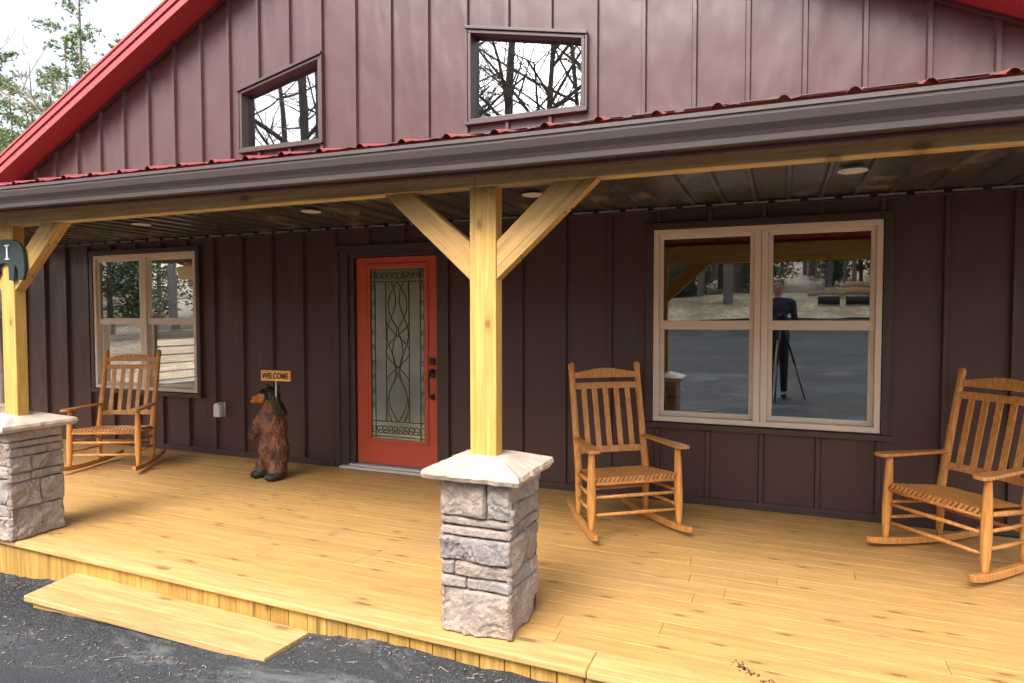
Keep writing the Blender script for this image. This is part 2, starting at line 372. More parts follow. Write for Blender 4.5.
def ring(mb, x0, x1, z0, z1, w, y0, y1):         # rectangular frame, members butted
    mb.box(x0, x1, y0, y1, z1-w, z1); mb.box(x0, x1, y0, y1, z0, z0+w)
    mb.box(x0, x0+w, y0, y1, z0+w, z1-w); mb.box(x1-w, x1, y0, y1, z0+w, z1-w)
def window(W):
    x0, x1, z0, z1 = W; xm = (x0+x1)/2
    f = MB(); w = .042
    ring(f, x0, x1, z0, z1, w, -.032, .11)
    f.box(xm-.05, xm-.0015, -.030, .11, z0+w, z1-w); f.box(xm+.0015, xm+.05, -.030, .11, z0+w, z1-w)
    fr = H(f, 'window', M['tan'], bevel=.004)
    for a, b in ((x0+w+.001, xm-.051), (xm+.051, x1-w-.001)):
        zm = z0 + (z1-z0)*.507
        u = MB(); ring(u, a, b, zm-.038, z1-w-.001, .032, -.006, .028); u.box(a+.032, b-.032, -.006, .028, zm-.006, zm+.034); H(u, 'upper_sash', M['tan'], fr, bevel=.003)
        l = MB(); ring(l, a, b, z0+w+.001, zm+.020, .034, .034, .070); l.box((a+b)/2-.06, (a+b)/2+.06, .028, .036, zm+.022, zm+.034); H(l, 'lower_sash', M['tan'], fr, bevel=.003)
        p = MB(); p.poly([(a+.03,.012,zm+.030),(b-.03,.012,zm+.030),(b-.03,.012,z1-w-.03),(a+.03,.012,z1-w-.03)]); H(p, 'pane', M['glass'], fr)
        p = MB(); p.poly([(a+.033,.052,z0+w+.033),(b-.033,.052,z0+w+.033),(b-.033,.052,zm-.012),(a+.033,.052,zm-.012)]); H(p, 'pane', M['glass'], fr)
    t = MB(); g = .004
    t.box(x0-.058, x1+.058, -.040, -.001, z1+g, z1+.055); t.box(x0-.058, x0-g, -.040, -.001, z0-.008, z1+g); t.box(x1+g, x1+.058, -.040, -.001, z0-.008, z1+g)
    t.box(x0-.075, x1+.075, -.058, -.001, z0-.052, z0-.010)
    H(t, 'trim', M['brown'], fr, bevel=.003)
    return fr
winR = window(WR); winL = window(WL)
winR['label'] = 'wide tan double hung window'; winL['label'] = 'tan double hung window with blinds showing behind its glass'
def slant_window(U):
    x0, x1, z0, za, zb = U
    f = MB(); w = .030
    top = lambda x: za + (zb-za)*(x-x0)/(x1-x0)
    f.box(x0, x1, -.045, .11, z0, z0+w*.8)
    f.hexa([(x0,-.045,z0+w*.8),(x0+w,-.045,z0+w*.8),(x0+w,.11,z0+w*.8),(x0,.11,z0+w*.8)], [(x0,-.045,top(x0)-w),(x0+w,-.045,top(x0+w)-w),(x0+w,.11,top(x0+w)-w),(x0,.11,top(x0)-w)])
    f.hexa([(x1-w,-.045,z0+w*.8),(x1,-.045,z0+w*.8),(x1,.11,z0+w*.8),(x1-w,.11,z0+w*.8)], [(x1-w,-.045,top(x1-w)-w),(x1,-.045,top(x1)-w),(x1,.11,top(x1)-w),(x1-w,.11,top(x1-w)-w)])
    f.prism([(x0, top(x0)-w), (x1, top(x1)-w), (x1, top(x1)), (x0, top(x0))], -.045, .11)
    fr = H(f, 'window', M['brown'], bevel=.004)
    p = MB(); p.prism([(x0+w, z0+w*.8), (x1-w, z0+w*.8), (x1-w, top(x1-w)-w), (x0+w, top(x0+w)-w)], .052, .058); H(p, 'pane', M['glass'], fr)
    t = MB(); o = .024
    t.box(x0-o, x1+o, -.060, -.001, z0-.030, z0-.003)
    t.prism([(x0-o, top(x0-o)+.003), (x1+o, top(x1+o)+.003), (x1+o, top(x1+o)+.030), (x0-o, top(x0-o)+.030)], -.064, -.001)
    t.prism([(x0-o, z0-.003), (x0-.003, z0-.003), (x0-.003, top(x0)+.003), (x0-o, top(x0-o)+.003)], -.05, -.001)
    t.prism([(x1+.003, z0-.003), (x1+o, z0-.003), (x1+o, top(x1+o)+.003), (x1+.003, top(x1)+.003)], -.05, -.001)
    H(t, 'trim', M['brown'], fr, bevel=.003)
    fr['label'] = 'dark framed gable window with a slanted top'
slant_window(UPL); slant_window(UPM)
# side window with blinds, seen through the left front window
f = MB()
f.box(HL-.03, HL+.14, SWY0, SWY0+.05, SWZ0, SWZ1); f.box(HL-.03, HL+.14, SWY1-.05, SWY1, SWZ0, SWZ1); f.box(HL-.03, HL+.14, SWY0+.05, SWY1-.05, SWZ0, SWZ0+.05); f.box(HL-.03, HL+.14, SWY0+.05, SWY1-.05, SWZ1-.05, SWZ1)
sw = H(f, 'window', M['tan'])
f = MB()
for k in range(13):
    z = SWZ0 + .10 + k*.130
    f.hexa([(HL+.15,SWY0+.03,z),(HL+.21,SWY0+.03,z+.022),(HL+.21,SWY1-.03,z+.022),(HL+.15,SWY1-.03,z)], [(HL+.15,SWY0+.03,z+.009),(HL+.21,SWY0+.03,z+.031),(HL+.21,SWY1-.03,z+.031),(HL+.15,SWY1-.03,z+.009)])
H(f, 'blind', M['tan'], sw)

# ---- front door
door = None
f = MB(); jx0, jx1 = -3.30, -2.369
f.box(DR[0], DR[1], -.035, -.001+.0, 2.165, 2.215); f.box(DR[0]-.055, DR[0], -.035, -.001, .0, 2.215); f.box(DR[1], DR[1]+.055, -.035, -.001, .0, 2.215)
f.box(DR[0], jx0-.06, -.02, .12, .03, 2.165); f.box(jx1+.06, DR[1], -.02, .12, .03, 2.165); f.box(jx0-.06, jx1+.06, -.02, .12, 2.135, 2.165)
f.box(jx0-.06, jx0, .002, .12, .03, 2.135); f.box(jx1, jx1+.06, .002, .12, .03, 2.135); f.box(jx0, jx1, .002, .12, 2.102, 2.135)
H(f, 'door_frame', M['brown'], bevel=.003)
f = MB(); f.box(DR[0]+.02, DR[1]-.02, -.075, .10, .004, .028); f.box(jx0-.05, jx1+.05, -.035, .10, .0285, .048); H(f, 'threshold', M['silver'], bevel=.004)
f = MB(); a, b, c, d = -3.29, -2.379, .058, 2.096; ga, gb, gc, gd = -3.150, -2.492, .285, 2.015
f.box(a, b, .035, .08, gd, d); f.box(a, b, .035, .08, c, gc); f.box(a, ga, .035, .08, gc, gd); f.box(gb, b, .035, .08, gc, gd)
door = H(f, 'front_door', M['reddoor'], bevel=.002); door['label'] = 'red front door with tall decorative glass'
f = MB(); ring(f, ga-.018, gb+.018, gc-.018, gd+.018, .016, .022, .0345); ring(f, ga-.002, gb+.002, gc-.002, gd+.002, .028, .024, .05); H(f, 'lite_frame', M['reddoor'], door, bevel=.004)
f = MB(); f.box(ga+.025, gb-.025, .040, .046, gc+.025, gd-.025); H(f, 'pane', M['doorglass'], door)
f = MB(); xc = (ga+gb)/2; yg = .037; Hh = gd-gc; r_ = .0042
def came(fn, n=40): f.tube([(*[fn(i/n)[0], yg, fn(i/n)[1]],) for i in range(n+1)], r_, 5)
zb0, zt0 = gc+.03, gd-.03
for dx in (-.30, -.255, -.13, .13, .255, .30):
    f.tube([(xc+dx, yg, zb0+(.0 if abs(dx) > .2 else .17)), (xc+dx, yg, zt0-(.0 if abs(dx) > .2 else .13))], r_, 5)
for zz in (zb0+.17, zt0-.13, zb0+.02, zt0-.02): f.tube([(ga+.03, yg, zz), (gb-.03, yg, zz)], r_, 5)
for sgn in (-1, 1):
    came(lambda t: (xc + sgn*.105*abs(math.sin(math.pi*3*t))**1.0*(1 if int(t*3) % 2 == 0 else .55)*(1 if t < 1 else 0), zb0+.17+(Hh-.36)*t))
    came(lambda t: (xc + sgn*(.13*math.cos(math.pi*2*t)), zb0+.55+(.62)*t))
    came(lambda t: (xc + sgn*(.07+.05*math.sin(math.pi*4*t)), zb0+.17+(Hh-.36)*t))
def curl(cx, cz, r0, turns, s, a0):
    f.tube([(cx + s*r0*(1-.8*i/24)*math.cos(a0+turns*2*math.pi*i/24), yg, cz + r0*(1-.8*i/24)*math.sin(a0+turns*2*math.pi*i/24)) for i in range(25)], r_, 4)
for k in range(5):
    for s in (-1, 1):
        curl(xc + s*(.03+.058*k), zt0-.075, .042, 1.4, s, 0); curl(xc + s*(.03+.058*k), zb0+.095, .050, 1.4, s, math.pi)
for k in range(9):
    for s in (-1, 1): curl(xc + s*.278, zb0+.32+.145*k, .028, 1.2, s, k % 2*math.pi)
H(f, 'leaded_came', M['lead'], door, smooth=True)
f = MB(); hx = -2.428
f.box(hx-.027, hx+.027, .012, .0345, 1.055, 1.125); f.tube([(hx, .012, 1.09), (hx, .000, 1.09)], .02, 14)
H(f, 'deadbolt', M['black'], door, bevel=.004)
f = MB(); f.box(hx-.024, hx+.024, .018, .0345, .93, 1.015); f.box(hx-.018, hx+.018, .018, .0345, .72, .78)
f.tube([(hx, .02, .99), (hx, -.035, .985), (hx, -.05, .95), (hx, -.05, .80), (hx, -.035, .755), (hx, .02, .75)], .011, 8); f.box(hx-.012, hx+.012, -.02, .018, 1.0, 1.012)
H(f, 'door_handle', M['black'], door, bevel=.003)

# ------------------------------------------------------------------ porch roof
proof = thing('porch_roof', 'red ribbed metal porch roof on a long timber beam with brown gutter', 'porch roof', (GX, -1.4, 2.1))
def PR(mb, name, mats, parent=None, **kw):
    mb.v = [(x - GX, y + 1.4, z - 2.1) for x, y, z in mb.v]; return mb.build(name, mats, parent or proof, **kw)
PX0, PX1 = -8.75, 3.3
def tl(x): return -.0095*(x + 0.5) if x < -.5 else 0.  # slight rise of the eave to the left
PS = .235; EY = -2.875; EZ = 2.298
sh = MB(); xs = []
k0 = int((PX0 + 1.198)/.2286); k1 = int((PX1 + 1.198)/.2286)
for k in range(k0, k1+1):
    xc_ = -1.198 + .2286*k; jig = rnd.uniform(-.003, .003)
    xs += [(xc_-.085, 0), (xc_-.055, .004), (xc_-.024, .004 if 0 else .0), (xc_-.012, .013), (xc_-.005, .017), (xc_+.005, .017), (xc_+.012, .013), (xc_+.024, 0), (xc_+.055, .004), (xc_+.08, 0)]
rows = [(EY, EZ), (-1.4, EZ+PS*(1.475)), (-.001, EZ+PS*2.874)]
n = len(xs); vs = []
for j, (y, z) in enumerate(rows):
    for x, h in xs: vs.append((x, y + (.012*noise.noise((x*3, 0, 0)) if j == 0 else 0), z + h + tl(x) + (.004*noise.noise((x*6, 5, 0)) if j == 0 else 0)))
sh.mesh(vs, [(j*n+i, j*n+i+1, (j+1)*n+i+1, (j+1)*n+i) for j in range(2) for i in range(n-1)])
o = PR(sh, 'roof_panel', M['red'])
sm = o.modifiers.new('Solidify', 'SOLIDIFY'); sm.thickness = .0012
mb = MB(); mb.hexa([(PX0,-2.800,2.140+tl(PX0)),(-.5,-2.800,2.140),(-.5,-2.784,2.140),(PX0,-2.784,2.140+tl(PX0))], [(PX0,-2.800,2.29+tl(PX0)),(-.5,-2.800,2.29),(-.5,-2.784,2.29),(PX0,-2.784,2.29+tl(PX0))])
mb.box(-.4995, PX1, -2.800, -2.784, 2.140, 2.29)
M['fascia'] = metal_paint('red_brown_fascia', (.13,.045,.038), .5, 0, .3)
PR(mb, 'fascia', M['fascia'])
# K-style gutter profile (y, z)
prof = [(-2.802,2.272),(-2.802,2.160),(-2.845,2.160),(-2.850,2.164),(-2.853,2.185),(-2.862,2.200),(-2.880,2.222),(-2.890,2.250),(-2.890,2.262),(-2.898,2.264),(-2.898,2.279),(-2.890,2.282),(-2.880,2.277),(-2.880,2.268),(-2.884,2.262),(-2.883,2.252),(-2.874,2.226),(-2.856,2.204),(-2.847,2.187),(-2.842,2.166),(-2.808,2.166),(-2.808,2.272)]
mb = MB(); st = lin(PX0, -.5, 6) + [PX1]; n = len(prof)
mb.v = [(x, y, z + tl(x)) for x in st for y, z in prof]
for i in range(len(st)-1):
    for j in range(n): mb.f.append((i*n+j, i*n+(j+1) % n, (i+1)*n+(j+1) % n, (i+1)*n+j)); mb.m.append(0)
mb.f += [tuple(range(n)), tuple((len(st)-1)*n+j for j in reversed(range(n)))]; mb.m += [0, 0]
PR(mb, 'gutter', M['gutter'])
BY0, BY1, BZ0, BZ1 = -2.600, -2.522, 2.134, 2.345
for a, b in ((PX0+.15, -7.87), (-7.868, -4.26), (-4.257, -.735), (-.732, 2.94), (2.943, PX1-.1)):
    mb = MB(); mb.box(a, b, BY0, BY1, BZ0, BZ1); PR(mb, 'beam', M['beamw'], bevel=.006)
mb = MB(); CZ = 2.412; CY0 = -2.2
for k in range(k0, k1+1):                          # ceiling: ribbed panels running back to the wall
    x = -1.16 + .2286*k
    mb.box(x-.1142, x+.1142, BY1+.002, -.022, CZ, CZ+.004)
    mb.hexa([(x-.022,BY1+.002,CZ-.0004),(x+.022,BY1+.002,CZ-.0004),(x+.022,-.022,CZ-.0004),(x-.022,-.022,CZ-.0004)][::-1], [(x-.011,BY1+.002,CZ-.02),(x+.011,BY1+.002,CZ-.02),(x+.011,-.022,CZ-.02),(x-.011,-.022,CZ-.02)][::-1])
PR(mb, 'ceiling', M['ceil'])
mb = MB()
mb.box(HL, HR, -.020, -.001, CZ-.045, CZ+.02); mb.box(HL, HR, -.060, -.0205, CZ-.045, CZ-.034)
PR(mb, 'ceiling_trim', M['brown'], bevel=.002)
mb = MB()
for k in range(k0, k1+1):
    x = -1.16 + .2286*k
    if HL+.2 < x < HR-.2: mb.box(x-.088, x+.088, -.060, -.048, CZ-.030, CZ-.017)
M['dull'] = metal_paint('dull_metal', (.26,.25,.245), .45, 0, .5)
PR(mb, 'closure_strip', M['dull'])
for x in (-6.96, -4.95, -2.98, -1.02, 1.02):
    mb = MB(); mb.tube([(x, -1.02, CZ-.024), (x, -1.02, CZ-.030)], .082, 32); lt = PR(mb, 'downlight', M['white'], bevel=.002)
    mb = MB(); mb.tube([(x, -1.02, CZ-.0302), (x, -1.02, CZ-.033)], .062, 32); PR(mb, 'lens', M['white'], lt)

# ------------------------------------------------------------------ deck and step
deck = thing('porch_deck', 'wide golden timber porch deck across the front of the house', 'deck', (GX, -1.4, 0))
def DK(mb, name, mats, parent=None, **kw):
    mb.v = [(x - GX, y + 1.4, z) for x, y, z in mb.v]; return mb.build(name, mats, parent or deck, **kw)
DX0, DX1 = -8.9, 3.4
mb = MB(); NW = .165; bw = .1385
for k in range(19):
    cuts = [DX0]; x = DX0 + rnd.uniform(.5, 3.5)
    if k == 0: x = -8.9 + .6
    while x < DX1 - .5: cuts.append(x); x += rnd.choice((3.05, 3.66, 2.44, 4.27)) + rnd.uniform(-.1, .1)
    cuts.append(DX1)
    for a, b in zip(cuts, cuts[1:]):
        a += .001; b -= .001; o0 = NW + .003 + k*bw + .0014; o1 = NW + .003 + (k+1)*bw - .0014; z = rnd.uniform(-.0006, .0006)
        mb.hexa([(a,edge_y(a)+o0,-.03),(b,edge_y(b)+o0,-.03),(b,edge_y(b)+o1,-.03),(a,edge_y(a)+o1,-.03)], [(a,edge_y(a)+o0,z),(b,edge_y(b)+o0,z),(b,edge_y(b)+o1,z),(a,edge_y(a)+o1,z)])
DK(mb, 'decking', M['deck'], bevel=.0010, seg=1)
mb = MB()
for a, b in ((DX0, -5.2), (-5.198, -.12), (-.118, DX1)):
    mb.hexa([(a,edge_y(a)-.012,-.034),(b,edge_y(b)-.012,-.034),(b,edge_y(b)+NW,-.034),(a,edge_y(a)+NW,-.034)], [(a,edge_y(a)-.012,.002),(b,edge_y(b)-.012,.002),(b,edge_y(b)+NW,.002),(a,edge_y(a)+NW,.002)])
DK(mb, 'edge_board', M['nose'], bevel=.007)
mb = MB(); x = DX0
while x < DX1:
    w = .127; y0 = edge_y(x)+.022
    mb.box(x+.003, x+w-.003, y0, y0+.022, -.60, -.0345); x += w
DK(mb, 'skirt_board', M['skirt'], bevel=.003, seg=1)
mb = MB(); mb.box(DX0, DX1, -2.45, -.05, -.5, -.2); DK(mb, 'joist_frame', M['skirt'])
step = thing('wooden_step', 'low pine plank step on the asphalt against the deck', 'step', (-2.6, -2.85, -.16))
FL, BL, FR_, BR_ = (-3.50,-3.012), (-3.56,-2.652), (-1.655,-3.040), (-1.63,-2.735)
def lerp(a, b, t): return (a[0]+(b[0]-a[0])*t, a[1]+(b[1]-a[1])*t)
for t0, t1 in ((0, .485), (.497, 1)):
    mb = MB(); zt = -.132
    q = [lerp(FL, BL, t0), lerp(FR_, BR_, t0), lerp(FR_, BR_, t1), lerp(FL, BL, t1)]
    mb.hexa([(x+2.6, y+2.85, zt-.036+.16) for x, y in q], [(x+2.6, y+2.85, zt+.16) for x, y in q]); mb.build('tread_board', M['step'], step, bevel=.005)
mb = MB()
mb.hexa([(x+2.6, y+2.85, -.34+.16) for x, y in ((-3.46,-2.985),(-1.70,-3.01),(-1.70,-2.975),(-3.46,-2.95))], [(x+2.6, y+2.85, -.1685+.16) for x, y in ((-3.46,-2.985),(-1.70,-3.01),(-1.70,-2.975),(-3.46,-2.95))])
for x in (-3.46, -2.6, -1.76): mb.box(x+2.6, x+2.64, .0-.09, .19, -.18, -.0087)
mb.build('riser', M['step'], step)

# ------------------------------------------------------------------ porch posts on stone piers
def stone_block(mb, c, ux, uz, nrm, w, h, d, seed):
    """rock-faced block: front grid bulging along nrm; c = lower left corner of face"""
    nx = max(6, int(w/.0065)); nz = max(4, int(h/.0065)); r = random.Random(seed); off = Vector((r.uniform(0,50), r.uniform(0,50), r.uniform(0,50)))
    vs = []
    for j in range(nz+1):
        for i in range(nx+1):
            u = i/nx; v = j/nz
            e = min(u*w, (1-u)*w, v*h, (1-v)*h)
            p = c + ux*(w*u) + uz*(h*v)
            q = p*1. + off
            b = .4*noise.noise(q*7) + .35*noise.noise(q*16) + .18*noise.noise(q*38)
            rid = abs(noise.noise(q*9 + Vector((9,3,1))))
            k = min(1, e/.0065)
            fac = abs(noise.noise(q*4.5 + Vector((3,8,2)))) ; st = math.floor((noise.noise(q*6)+1)*3.2)/3.2 - 1
            dd = d*min(1, h/.11)
            out = (.014 + dd*(.5*b + .35*(.5-rid) + .75*st - .75*fac + .28*abs(noise.noise(q*55))))*k - .010*(1-k)
            jx = .006*noise.noise(q*14 + Vector((5,5,5))) if k < 1 else 0
            vs.append(p + nrm*out + (ux+uz)*jx)
    n = nx+1
    fs = [(j*n+i, j*n+i+1, (j+1)*n+i+1, (j+1)*n+i) for j in range(nz) for i in range(nx)]
    mb.mesh(vs, fs)
HT = .742
layA = [(.0,.215,[1.]),(.215,.275,[.38,1.]),(.275,.345,[.2,1.]),(.345,.465,[1.]),(.465,.515,[1.]),(.515,.555,[1.]),(.555,.735,[.66,1.])]
layB = [(.0,.225,[1.]),(.225,.30,[.7,1.]),(.30,.47,[.55,1.]),(.47,.53,[1.]),(.53,.62,[.35,1.]),(.62,.735,[1.])]
layC = [(.0,.21,[1.]),(.21,.39,[.58,1.]),(.39,.45,[.4,1.]),(.45,.56,[.42,1.]),(.56,.62,[.7,1.]),(.62,.665,[1.]),(.665,.735,[1.])]
layD = [(.0,.16,[1.]),(.16,.24,[.5,1.]),(.24,.42,[1.]),(.42,.50,[.6,1.]),(.50,.66,[1.]),(.66,.735,[1.])]
def make_post(loc, label, lays, braces, seed, dx=0.):
    P = thing('porch_post', label, 'porch post', loc, 0, 'posts along the porch edge')
    mb = MB(); w = .172; g = .004
    mb.box(-w+.014, w-.014, -w+.014, w-.014, .0, HT, 1)
    for fi, lay in enumerate(lays):
        rot = Matrix.Rotation(fi*math.pi/2, 3, 'Z'); ux = rot @ Vector((1,0,0)); nr = rot @ Vector((0,-1,0)); uz = Vector((0,0,1))
        for ri, (z0, z1, sp) in enumerate(lay):
            a = 0
            for si, b in enumerate(sp):
                W = 2*w + .022
                c = nr*(w+.001) + ux*(-w-.011 + W*a + g*.5) + uz*(z0*HT/.735 + g*.5)
                stone_block(mb, c, ux, uz, nr, W*(b-a) - g, (z1-z0)*HT/.735 - g, .030, seed*100+fi*37+ri*7+si); a = b
    base = mb.build('stone_pier', [M['stone'], M['mortar']], P, smooth=False)
    for pl in base.data.polygons: pl.use_smooth = True
    # cap: chipped edge, sloping top
    mb = MB(); n = 30; cw = .250; zb, ze, zt = HT, HT+.048, HT+.100
    rings = [(cw-.03, zb, 0), (cw-.004, zb+.006, 1), (cw+.006, zb+.028, 1), (cw-.002, ze, 1), (.085, zt, 0), (.0, zt, 0)]
    vs = []
    for ri, (hw, z, ch) in enumerate(rings):
        for k in range(4*n):
            s, t = divmod(k, n); t = -1 + 2*t/n
            x, y = [(t,-1),(1,t),(-t,1),(-1,-t)][s]
            p = Vector((x*hw, y*hw, z)); q = Vector((x*cw, y*cw, z))*22 + Vector((seed*3, 0, 0))
            dd = noise.noise(q)*.009 + abs(noise.noise(q*.45))*-.008 if ch else 0
            p.x *= 1 + dd/cw; p.y *= 1 + dd/cw
            if 0 < ri < 4: p.z += .004*noise.noise(q*1.3)
            vs.append(p)
    m4 = 4*n
    fs = [(j*m4+i, j*m4+(i+1) % m4, (j+1)*m4+(i+1) % m4, (j+1)*m4+i) for j in range(len(rings)-1) for i in range(m4)]
    fs.append(tuple(reversed(range(m4))))
    mb.mesh(vs, fs); mb.build('capstone', M['cap'], base)
    hw = .069; PF = -.071
    mb = MB(); mb.box(-hw-.006, hw-.006, PF, PF+.078, zt-.02, 2.132); mb.build('post', M['postw'], P, bevel=.005).location.x = dx
    for s in braces:                                # knee brace, plumb cut at post, level cut at the beam
        mb = MB(); th = .034
        za, zc = (1.69, 1.872); xa = .075 if s < 0 else .063; zz = 2.1315
        x_lo, x_hi = (.400, .560) if s < 0 else (.350, .556)
        pts = [(s*(xa+.001), za), (s*(xa+.001), zc), (s*x_lo, zz), (s*x_hi, zz), (s*(xa+.03), za-.012)]
        # outer face runs from (xa,za) to (x_hi,zz)
        pts = [(s*(xa+.001), za), (s*x_hi, zz), (s*x_lo, zz), (s*(xa+.001), zc)]
        if s < 0: pts = pts[::-1]
        mid = Vector((s*.33, PF+.040, 1.92)); ang = math.atan2(zz-za, s*(x_hi-xa))
        M4 = Matrix.Translation(mid) @ Matrix.Rotation(-ang, 4, 'Y'); Mi = M4.inverted()
        mb.prism(pts, PF+.040-th, PF+.040+th); mb.v = [tuple(Mi @ Vector(v)) for v in mb.v]
        b = mb.build('brace', M['brace'], P, bevel=.004); b.matrix_local = Matrix.Translation((dx,0,0)) @ M4
        for yy, zz2 in ((-.017, 1.80), (.015, 1.79), (-.015, 1.99), (.017, 2.01)):   # screw heads
            mb = MB(); xx = xa + (zz2-za)/(zz-za)*(x_hi-xa); c = Vector((s*xx, PF+.040+yy, zz2)); nrm = Vector((s*(zz-za), 0, -(x_hi-xa))).normalized()
            mb.tube([c - nrm*.004, c + nrm*.0025], .006, 10)
            mb.v = [tuple(Mi @ Vector(v)) for v in mb.v]; mb.build('screw', M['black'], b)
    return P
PYC = -2.523
make_post((-.690, PYC, .002), 'timber post with two knee braces on the stone pier in the middle', [layA, layB, layC, layD], (-1, 1), 3)
make_post((-4.315, PYC, .002), 'timber post on a stone pier carrying the green bear cutout', [layD, layC, layA, layB], (1, -1), 8, .045)
make_post((-7.87, PYC, .002), 'timber porch post beyond the green bear cutout post', [layB, layA, layD, layC], (1,), 5)
make_post((2.93, PYC, .002), 'timber porch post at the far right end of the deck', [layC, layB, layA, layD], (-1,), 6)

# bear cutout on the left post
bp = thing('bear_cutout', 'flat dark green bear shaped cutout hung high on the timber post', 'wall sign', (-4.272, PYC-.0735, 1.915))
out = [(-.30,.02),(-.28,.06),(-.25,.075),(-.225,.11),(-.19,.115),(-.16,.10),(-.10,.125),(.0,.14),(.10,.135),(.18,.11),(.222,.06),(.236,-.02),(.240,-.10),(.228,-.15),(.215,-.165),(.175,-.165),(.165,-.15),(.160,-.09),(.142,-.055),(.126,-.075),(.118,-.16),(.06,-.165),(.055,-.06),(.0,-.035),(-.06,-.05),(-.055,-.10),(-.09,-.128),(-.13,-.12),(-.12,-.06),(-.15,-.055),(-.155,-.12),(-.20,-.125),(-.205,-.05),(-.225,.0)]
mb = MB(); mb.prism(list(reversed(out))[::-1], -.022, -.002); mb.build('bear_board', M['green'], bp, bevel=.003)
mb = MB(); mb.box(.045, .060, -.027, -.0225, .0, .085); mb.box(.025, .080, -.027, -.0225, .086, .096); mb.box(.03, .075, -.027, -.0225, -.012, -.001); mb.build('white_motif', M['white'], bp); bp.scale = (.92, 1, .92)

# ------------------------------------------------------------------ rocking chairs
def make_chair():
    C = thing('rocking_chair', 'x', 'rocking chair', (0,0,0), 0, 'wooden rocking chairs on the porch')
    def part(mb, name, bev=0, sm=False, **k): return mb.build(name, M['chair'], C, smooth=sm, bevel=bev, **k)
    def run_z(y):                                  # top of the rocker arc
        return .058 + .155*(max(0, abs(y-.03)-.05))**2
    for s in (-1, 1):
        mb = MB(); ys = lin(-.39, .47, 22); pts = []
        b0 = len(mb.v)
        for y in ys:
            z = run_z(y); th = .045 if abs(y) < .35 else .040; w = .020
            cx = s*(.325 - .059*(y+.27)/.42); mb.v += [(cx-w, y, z-th), (cx+w, y, z-th), (cx+w, y, z), (cx-w, y, z)]
        for i in range(22):
            for j in range(4): mb.f.append((4*i+j, 4*i+(j+1) % 4, 4*i+4+(j+1) % 4, 4*i+4+j)); mb.m.append(0)
        mb.f += [(0,1,2,3), (4*22+3,4*22+2,4*22+1,4*22)]; mb.m += [0, 0]
        part(mb, 'runner', .006)
        mb = MB(); zf = run_z(-.27)
        prf = [(0,.017),(.03,.019),(.10,.026),(.20,.030),(.34,.028),(.44,.025),(.50,.021),(.545,.016)]
        mb.tube([(s*(.325 - .006*t/.5), -.27 + .035*t, zf - .006 + t) for t, r in prf], [r for t, r in prf], 14); part(mb, 'front_leg', 0, True)
        mb = MB(); zr = run_z(.14)
        prf = [(0,.017),(.05,.021),(.2,.026),(.34,.027),(.6,.025),(.9,.023),(1.05,.022),(1.075,.025),(1.095,.024),(1.11,.014)]
        def back(t): return (s*.266, .135 + (.02*t if t < .34 else .0068 + .225*(t-.34)), zr - .006 + t)
        mb.tube([back(t) for t, r in prf], [r for t, r in prf], 14); part(mb, 'back_post', 0, True)
        mb = MB(); z = .602                        # arm: paddle shaped board
        up = [(-.345,.026),(-.33,.042),(-.27,.048),(-.13,.040),(.03,.030),(.185,.024)]
        vs = [(s*(.318 - .048*(y+.255)/.42) + o, y, zz) for zz in (z, z+.022) for y, h in up for o in (-h, h)]
        m = len(up); fs = []
        for L in (0, 1):
            for i in range(m-1): fs.append(tuple(L*2*m + q for q in (2*i, 2*i+1, 2*i+3, 2*i+2)))
        for i in range(m-1): fs += [(2*i, 2*i+2, 2*m+2*i+2, 2*m+2*i), (2*i+1, 2*i+3, 2*m+2*i+3, 2*m+2*i+1)]
        fs += [(0,1,2*m+1,2*m), (2*m-2,2*m-1,4*m-1,4*m-2)]
        mb.mesh(vs, fs); part(mb, 'arm', .006)
        for z0, z1 in ((.20,.185),(.30,.285)):
            mb = MB(); mb.tube([(s*.322, -.265, z0), (s*.30, -.06, (z0+z1)/2), (s*.266, .142, z1)], [.010,.0125,.010], 10); part(mb, 'stretcher', 0, True)
    for y, hw_, zs in ((-.262, .322, (.17, .29)), (.142, .266, (.24,))):
        for z in zs:
            mb = MB(); mb.tube([(-hw_, y, z), (0, y, z), (hw_, y, z)], [.010,.013,.010], 10); part(mb, 'stretcher', 0, True)
    # seat: woven splint with a rolled front rail
    zt = .425; nx, ny = 30, 30
    vs = []; mb = MB()
    for j in range(ny+1):
        for i in range(nx+1):
            u = -1+2*i/nx; v = j/ny; hw = .310 - .050*v
            z = zt - .035*v - .022*(1-u*u)*math.sin(math.pi*min(1, v*1.1)) + (.0022 if (i//2+j) % 4 < 2 else -.001)
            y = -.275 + .42*v
            if j == 0: z -= .030
            if j == 1: y -= .006
            vs.append((u*hw, y, z))
    n = nx+1
    mb.mesh(vs, [(j*n+i, j*n+i+1, (j+1)*n+i+1, (j+1)*n+i) for j in range(ny) for i in range(nx)])
    vb = [(x, y*.97, z-.026) for x, y, z in vs]; mb.mesh(vb, [(j*n+i, (j+1)*n+i, (j+1)*n+i+1, j*n+i+1) for j in range(ny) for i in range(nx)])
    st = mb.build('seat', M['chair'], C, smooth=False)
    mb = MB()                                      # darker over-and-under wraps along the front roll
    for k in range(19):
        u = -.290 + .580*k/18; mb.beam((u-.012, -.2795, zt-.032), (u+.012, -.2765, zt+.001), .010, .004, (0,1,0))
    mb.build('splint_weave', M['weave'], st, bevel=.002)
    for y0, z0, y1, z1, x0, x1 in ((-.262,.385,-.262,.385,-.318,.318),(-.262,.395,.145,.36,-.319,-.266),(-.262,.395,.145,.36,.319,.266),(.145,.36,.145,.36,-.262,.262)):
        mb = MB(); mb.tube([(x0, y0, z0), ((x0+x1)/2, (y0+y1)/2, (z0+z1)/2), (x1, y1, z1)], [.014,.017,.014], 10); part(mb, 'seat_rail', 0, True)
